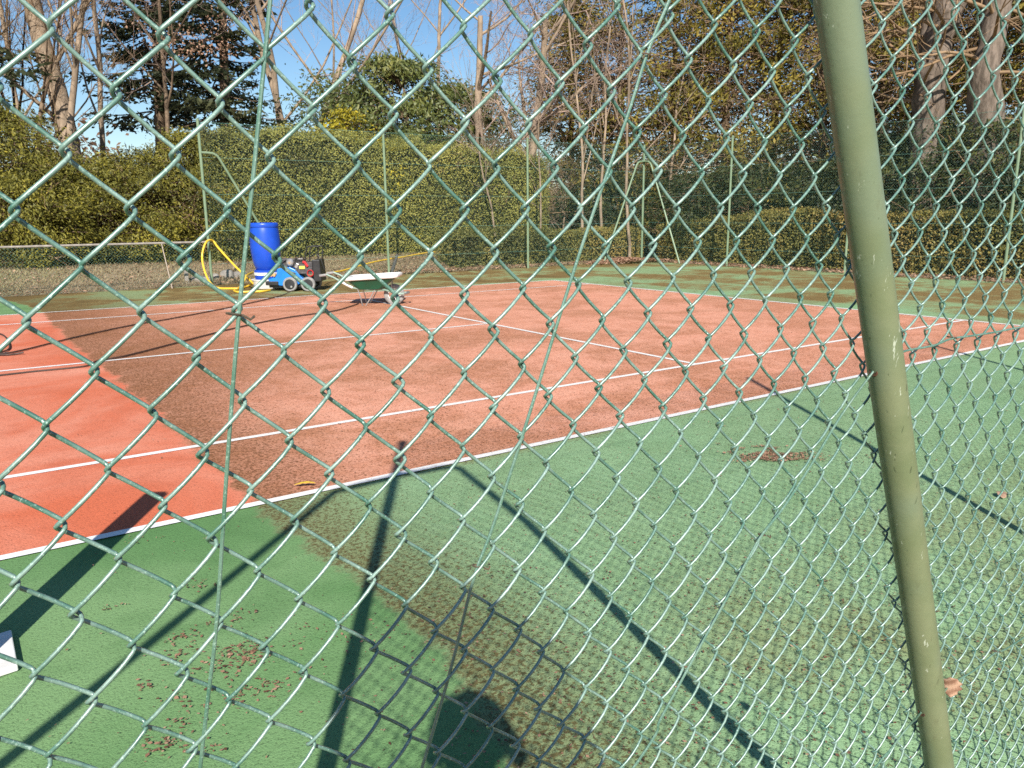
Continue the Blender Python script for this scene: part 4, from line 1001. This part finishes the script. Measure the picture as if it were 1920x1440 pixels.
bt('brush_shrub', 'reddish-brown bare brush above the left-edge yew', gp(22, 26), 5.2, .10, 341, (.0, .0), 4, (4, 6), (20, 50), grp='bare brush', mt='bark_brown', stems=3, tw='twig_dark', cat='shrub')
bt('brush_shrub', 'tangle of bare brown brush over the hedge below the forked beech', gp(1000, 28), 3.2, .05, 342, (.0, .0), 4, (3, 4), (30, 75), grp='bare brush', mt='bark_brown', stems=5, tw='twig_dark', cat='shrub')
bt('brush_shrub', 'tangle of bare brown brush below the leaning beech', gp(890, 27.5), 3.0, .05, 343, (.0, .0), 4, (3, 4), (30, 75), grp='bare brush', mt='bark_brown', stems=5, tw='twig_dark', cat='shrub')
for i, (px, lab) in enumerate([(1052, 'thin sapling with rusty leaves just right of the hedge end'), (1072, 'second thin sapling with rusty leaves right of the hedge end'), (1128, 'bare sapling left of the far corner post'), (1232, 'forked bare sapling between the far corner post and its right strut')]):
    bt('sapling', lab, gp(px, 30+i), 2.2, .035, 350+i, (.02, .0), 3, (2, 4), (20, 55), grp='saplings beyond the far corner', mt='bark_pale')

# dark evergreens at right
EG = [(1075, 33, 10.5, 3.0, 'dark evergreen just right of the forked beech'), (1165, 31, 12.0, 3.1, 'dark evergreen behind the pale birch stems'), (1262, 33, 12.5, 3.1, 'dark evergreen right of the second fanned wire'),
      (1352, 30, 12.5, 3.0, 'dark evergreen with brown branches in the middle of the right wood'), (1440, 32, 13.0, 3.1, 'dark evergreen with sky showing through, left of the strut'), (1535, 29, 12.5, 3.0, 'dark evergreen right behind the top of the strut'),
      (1640, 29.5, 12.0, 3.0, 'dark evergreen between the strut and the big trunks'), (1735, 31.5, 12.5, 3.2, 'dark evergreen behind the big trunks'), (1840, 30.5, 12.0, 3.0, 'dark evergreen behind the right-hand big trunk'), (1945, 27.5, 11.5, 3.0, 'dark evergreen cut by the right edge of the photo'), (2060, 26, 12, 3.2, 'dark evergreen past the right edge')]
for i, (px, D, h, r_, lab) in enumerate(EG[:-1]):
    evergreen('evergreen_tree', lab, gp(px, D), h, r_, 400+i, M['cedar'], 210, 75, .15, .05, ellip=(i % 3 == 1), dead=70)
US = [(1048, 32, 355), (1140, 30, 330), (1225, 31, 320), (1310, 27.5, 330), (1395, 27, 310), (1480, 26.5, 320), (1570, 26, 310), (1660, 24.5, 262), (1750, 23.9, 236), (1850, 23.2, 236), (1940, 23, 300)]
WH = ['beside the hedge end', 'left of the far corner post', 'right of the far corner post', 'left of the first end-fence post', 'right of the first end-fence post', 'just left of the strut', 'behind the strut', 'just right of the strut', 'under the big trunks', 'right of the big trunks', 'at the right edge']
for i, (px, D, y) in enumerate(US):
    shrub('evergreen_shrub', 'dark evergreen undergrowth shrub '+WH[i], px, D, 1.7, y, 450+i, M['under'], .12, 120, 80, 'dark undergrowth shrubs')
# big trunks at right
def big_trunk(label, pts, rads, seed, mt='bark_brown'):
    q = [PV(px, py, v) for px, py, v in pts]; b_ = q[0].copy(); b_[2] = float(ground_h(b_[0], b_[1])); t = thing('big_tree', label, 'tree', b_, group='big trunks at right')
    rr = np.random.default_rng(seed); P = np.array([[q[0][0], q[0][1], b_[2]-.1]]+[list(x) for x in q]+[list(q[-1]+(q[-1]-q[-2])*k) for k in (1., 2.)])
    rd = [rads[0]*1.1]+list(rads)+[rads[-1]*.85, rads[-1]*.6]
    tt = np.linspace(0, len(P)-1, 26); Pi = np.stack([np.interp(tt, range(len(P)), P[:, k]) for k in range(3)], 1); ri = np.interp(tt, range(len(P)), rd)
    Pi[:, :2] += rr.normal(0, .02, (26, 2))
    l_ = TB(); l_.tube(Pi, ri*(1+.02*rr.normal(size=26)+.07*np.sin(tt*2.1+seed)), 16); tw_ = TB()
    for k in range(16):
        i = rr.integers(6, 25); a = rr.uniform(0, 6.28)
        grow(tw_, tw_, Pi[i], (math.cos(a), math.sin(a), rr.uniform(-.2, .5)), 2.6, .05, 1, 3, (25, 60), 0, rr, (3, 4), .14)
    l_.build('trunk', M[mt], t, smooth=True); tw_.build('branches', M['twig_dark'], t)
big_trunk('thick grey-brown tree trunk right of the strut', [(1738, 235, 7.0), (1748, 120, 7.0), (1768, 40, 7.0), (1785, 0, 7.0)], [.34, .33, .36, .38], 501, 'bark_grey')
big_trunk('gnarled pale trunk at far right, right of the thick trunk', [(1850, 225, 5.7), (1846, 130, 5.7), (1862, 60, 5.7), (1872, 0, 5.7)], [.38, .34, .30, .28], 502, 'bark_grey')
big_trunk('slimmer brown trunk left of the thick trunk', [(1720, 235, 7.4), (1722, 130, 7.4), (1738, 40, 7.4), (1744, 0, 7.4)], [.14, .13, .13, .12], 503, 'bark_grey')

# far wood seen between the trunks: one mass
Pc = []; 
for i in range(900):
    px = rng.uniform(-500, 2600); D = rng.uniform(60, 85); b_ = AT(px, D); z = .6+rng.uniform(0, 1)**1.3*(5.0+2.5*math.sin(px*.011)+(9 if px > 1050 else 0))
    Pc.append(np.array([b_[0], b_[1], z])+rng.normal(0, 1, (30, 3))*np.array([1.0, 1.0, .6]))
Pc = np.concatenate(Pc); n = len(Pc)
tb = TB(); tb.quads(leaf_quads(Pc, .55*rng.uniform(.6, 1.4, n), .22*rng.uniform(.6, 1.4, n), None, 0, .2), np.clip(rng.normal(.5, .2, n), 0, 1))
tag(tb.build('woods', M['browntwig']), kind='stuff')

# ------------------------------------------------------------------ litter
def litter(name, Pxy, z, size, mm, tint, lift=.3):
    n = len(Pxy); q = np.concatenate([Pxy, np.full((n, 1), z)+rng.uniform(-.002, .003, (n, 1))], 1)
    nr = np.tile([0, 0, 1.], (n, 1)); V = leaf_quads(q, size, size*rng.uniform(.35, .8, n), nr+rng.normal(0, lift, (n, 3)), .92)
    V[:, 2] = np.maximum(V[:, 2], z-.002)
    tb = TB(); tb.quads(V, tint); return tag(tb.build(name, M[mm]), kind='stuff')
pts = []; sz = []
def scat(px, py, n, sp, s):
    c = G(px, py)[:2]; pts.append(c+rng.normal(0, 1, (n, 2))*sp*np.array([1, .8])); sz.append(rng.uniform(.5, 1.4, n)*s)
for px, py, n, sp in [(450, 1222, 40, .045), (470, 1240, 34, .05), (345, 1195, 22, .04), (430, 1165, 26, .05), (340, 1228, 24, .04), (375, 1098, 16, .05), (440, 1240, 30, .06), (310, 1405, 26, .035), (300, 1380, 16, .04), (355, 1345, 16, .04), (480, 1300, 20, .05), (520, 1285, 18, .05), (445, 1310, 14, .03), (325, 1310, 10, .03), (270, 1290, 10, .02), (215, 1142, 8, .03), (270, 1015, 6, .05), (600, 1180, 12, .1), (700, 1190, 14, .1), (400, 1405, 10, .03), (420, 1270, 16, .08)]:
    scat(px, py, int(n*1.7), sp, .0145)
for k in range(130):
    scat(rng.uniform(0, 1900), rng.uniform(960, 1430), 4, .12, .010)
for k in range(420):
    px = rng.uniform(850, 1920); scat(px, rng.uniform(800, 1440), 5, .18, .012)
for k in range(300):
    scat(rng.uniform(200, 1920), rng.uniform(560, 860), 4, .35, .016)
for k in range(260):
    scat(rng.uniform(350, 1920), rng.uniform(512, 560), 4, .6, .035)
Pxy = np.concatenate(pts); sz = np.concatenate(sz)
kp = (Pxy[:, 1] > -3.4) & (Pxy[:, 0] < FU) & (Pxy[:, 1] < FV); Pxy = Pxy[kp]; sz = sz[kp]
litter('fallen_leaves', Pxy, .009, sz, 'deadleaf', np.clip(rng.normal(.38, .28, len(Pxy)), 0, 1), .12)
c = G(1440, 855)[:2]; e1 = np.array([LX[0], LX[1]]); e2 = np.array([LY[0], LY[1]])
ab_ = rng.normal(0, 1, (3400, 2))*np.array([.16, .15]); nz = noise3(np.concatenate([ab_*[1, 1.6], np.zeros((3400, 1))], 1), 14., 5); kp = nz > np.hypot(ab_[:, 0]/.27, ab_[:, 1]/.24)-.80; ab_ = ab_[kp]
Pl = c+ab_[:, :1]*e1+ab_[:, 1:]*e2
litter('fallen_leaves', Pl, .012, rng.uniform(.008, .022, len(Pl)), 'deadleaf', np.clip(rng.normal(.55, .25, len(Pl)), 0, 1), .5)
# leaf drift at the far corner, the fence foot and on the bank
Pl = []
cc = np.array([17.9, 14.5]); Pl.append(cc+rng.normal(0, 1, (2600, 2))*np.array([.75, .35]))
for k in range(3500): Pl.append(np.array([[rng.uniform(8, 18.7), FV+.35+abs(rng.normal(0, .35))]]))
for k in range(3500): Pl.append(np.array([[FU+rng.uniform(-.25, .7), rng.uniform(-3, 14.8)]]))
for k in range(2600): Pl.append(np.array([[rng.uniform(-5, 15), FV+rng.uniform(.1, 3.0)]]))
Pl = np.concatenate(Pl); n = len(Pl); gz = ground_h(Pl[:, 0], Pl[:, 1])
q = np.concatenate([Pl, (gz+.025+rng.uniform(0, .04, n))[:, None]], 1)
q[:2600, 2] += .10*np.exp(-((q[:2600, 0]-cc[0])/.9)**2)
tb = TB(); tb.quads(leaf_quads(q, rng.uniform(.05, .11, n), rng.uniform(.03, .07, n), np.tile([0, 0, 1.], (n, 1)), .7), np.clip(rng.normal(.7, .25, n), 0, 1)); tag(tb.build('fallen_leaves', M['deadleaf']), kind='stuff')
# short dry grass on the bank and along the court edge
n = 60000
gxy = np.stack([rng.uniform(-7, 16.5, n), FV+.25+rng.uniform(0, 1, n)**1.2*3.2], 1)
gz = ground_h(gxy[:, 0], gxy[:, 1]); nn = noise3(np.concatenate([gxy, gz[:, None]], 1), 1.2, 77)
kp = nn > rng.uniform(-1.2, .6, n); gxy, gz, nn = gxy[kp], gz[kp], nn[kp]; n = len(gxy)
hgt = rng.uniform(.03, .10, n); q = np.concatenate([gxy, (gz+hgt*.4)[:, None]], 1)
tb = TB(); tb.quads(leaf_quads(q, hgt*1.6, .012, None, 0, 0, np.tile([0, 0, 1.6], (n, 1))+rng.normal(0, .5, (n, 3))), np.clip(.45+.3*nn+rng.normal(0, .15, n), 0, 1)); tag(tb.build('grass', M['drygrass']), kind='stuff')

# ------------------------------------------------------------------ the photographer, standing behind the camera
FWD = np.array([math.cos(YAW), math.sin(YAW), 0]); RGT = np.array([math.sin(YAW), -math.cos(YAW), 0]); UPV = np.array([0, 0, 1.])
pb = C[:2]-np.array([math.cos(SUN_HEAD), math.sin(SUN_HEAD)])*.37
PB = np.array([pb[0], pb[1], 0.])
def L(x, y, z): return PB+RGT*x*1.06+FWD*y+UPV*z*1.028
per = thing('person', 'person holding up a phone, whose head shadow falls on the green court', 'person', PB)
def skin_mesh(name, verts, edges, radii, m, parent, sub=2, root=0):
    me = bpy.data.meshes.new(name); me.from_pydata([tuple(v-np.array(parent.location)) for v in verts], edges, []); me.update()
    o = bpy.data.objects.new(name, me); COL.objects.link(o)
    md = o.modifiers.new('s', 'SKIN'); me.skin_vertices[0].data[root].use_root = True
    for i, r_ in enumerate(radii): me.skin_vertices[0].data[i].radius = (r_, r_) if np.isscalar(r_) else r_
    sb = o.modifiers.new('d', 'SUBSURF'); sb.levels = sub; sb.render_levels = sub
    dg = bpy.context.evaluated_depsgraph_get(); me2 = bpy.data.meshes.new_from_object(o.evaluated_get(dg)); me2.name = name
    bpy.data.objects.remove(o)
    me2.polygons.foreach_set('use_smooth', np.ones(len(me2.polygons), dtype=bool)); me2.materials.clear(); me2.materials.append(m)
    o = bpy.data.objects.new(name, me2); COL.objects.link(o); o.parent = parent; return o
HH = 1.86
bv = [L(0, 0, .98), L(0, -.01, 1.18), L(0, -.02, 1.38), L(0, -.01, 1.50), L(0, .01, 1.60), L(0, .035, 1.69), L(0, .045, 1.78),
      L(.19, 0, 1.47), L(.29, .06, 1.23), L(.13, .29, 1.44), L(-.19, 0, 1.47), L(-.29, .06, 1.23), L(-.13, .29, 1.44),
      L(.10, 0, .92), L(.12, .02, .50), L(.13, -.02, .09), L(-.10, 0, .92), L(-.12, .02, .50), L(-.13, -.02, .09)]
be = [(0, 1), (1, 2), (2, 3), (3, 4), (4, 5), (5, 6), (3, 7), (7, 8), (8, 9), (3, 10), (10, 11), (11, 12), (0, 13), (13, 14), (14, 15), (0, 16), (16, 17), (17, 18)]
br = [.15, .15, .165, .10, .062, .088, .092, .075, .052, .034, .075, .052, .034, .10, .068, .045, .10, .068, .045]
skin_mesh('body', bv, be, br, M['skin'], per)
skin_mesh('jacket', [L(0, 0, .92), L(0, -.01, 1.18), L(0, -.02, 1.40), L(0, -.01, 1.52), L(.20, 0, 1.475), L(.297, .06, 1.228), L(.155, .255, 1.41), L(-.20, 0, 1.475), L(-.297, .06, 1.228), L(-.155, .255, 1.41)],
          [(0, 1), (1, 2), (2, 3), (3, 4), (4, 5), (5, 6), (3, 7), (7, 8), (8, 9)], [.175, .18, .195, .12, .095, .068, .05, .095, .068, .05], M['jacket'], per)
for s in (1, -1):
    skin_mesh('trouser_leg', [L(.0, 0, .98), L(.10*s, 0, .90), L(.12*s, .02, .50), L(.13*s, -.02, .10)], [(0, 1), (1, 2), (2, 3)], [.14, .12, .085, .07], M['trousers'], per)
    skin_mesh('shoe', [L(.13*s, -.05, .05), L(.135*s, .05, .05), L(.145*s, .17, .04)], [(0, 1), (1, 2)], [.05, .05, .04], M['shoe'], per)
    # hand: palm and five fingers round the phone's edge
    wv = L(.13*s, .29, 1.44); pv = L(.095*s, .325, 1.50)
    hv = [wv, pv]; he = [(0, 1)]; hr = [.030, .036]
    for k in range(4):
        z = 1.475+.024*k; n0 = len(hv)
        hv += [L(.088*s, .345, z), L(.074*s, .368, z+.002), L(.050*s, .372, z+.003-.002*k)]; he += [(1, n0), (n0, n0+1), (n0+1, n0+2)]; hr += [.011, .0095, .008]
    n0 = len(hv); hv += [L(.078*s, .322, 1.528), L(.060*s, .338, 1.535), L(.040*s, .343, 1.53)]; he += [(1, n0), (n0, n0+1), (n0+1, n0+2)]; hr += [.013, .011, .009]
    skin_mesh('hand', hv, he, hr, M['skin'], per)
m = MB(); nu_, nv_ = 20, 12; V = []
hc = L(0, .02, 1.755)
for j in range(nv_):
    phi = math.pi*.62*j/(nv_-1)
    for i in range(nu_):
        th = 2*math.pi*i/nu_; V.append(hc+RGT*.124*math.sin(phi)*math.cos(th)+FWD*(.125*math.sin(phi)*math.sin(th)-.022)+UPV*(.135*math.cos(phi)+.012*math.sin(5*th)*math.sin(phi)))
m.add(V, [(j*nu_+i, (j+1)*nu_+i, (j+1)*nu_+(i+1) % nu_, j*nu_+(i+1) % nu_) for j in range(nv_-1) for i in range(nu_)]); m.build('hair', M['hair'], per, smooth=True, world=True)
m = MB(); m.tube([L(0, .125, 1.745), L(0, .147, 1.725), L(0, .128, 1.715)], [.010, .015, .010], 8); m.build('nose', M['skin'], per, smooth=True, world=True)
for s in (1, -1):
    m = MB(); m.lathe([(0, .012), (.009, .008), (.012, 0), (.009, -.008), (0, -.012)], L(.033*s, .112, 1.755), 10); m.build('eye', M['white_plastic'], per, smooth=True, world=True)
    m = MB(); m.torus(L(.094*s, .035, 1.735), .020, .008, RGT, 12, 6); m.build('ear', M['skin'], per, smooth=True, world=True)
m = MB(); m.tube([L(-.024, .122, 1.687), L(0, .130, 1.686), L(.024, .122, 1.687)], .006, 6); m.build('mouth', M['redp'], per, smooth=True, world=True)
ph = MB(); rotm = Matrix(((RGT[0], FWD[0]*math.cos(PITCH), FWD[0]*math.sin(PITCH)), (RGT[1], FWD[1]*math.cos(PITCH), FWD[1]*math.sin(PITCH)), (0, -math.sin(PITCH), math.cos(PITCH))))
cph = C-_f*.014; ph.box(cph, (.150, .009, .072), rotm); tag(ph.build('phone', M['phone'], None, bevel=.004), 'dark phone held sideways by the photographer', 'phone')
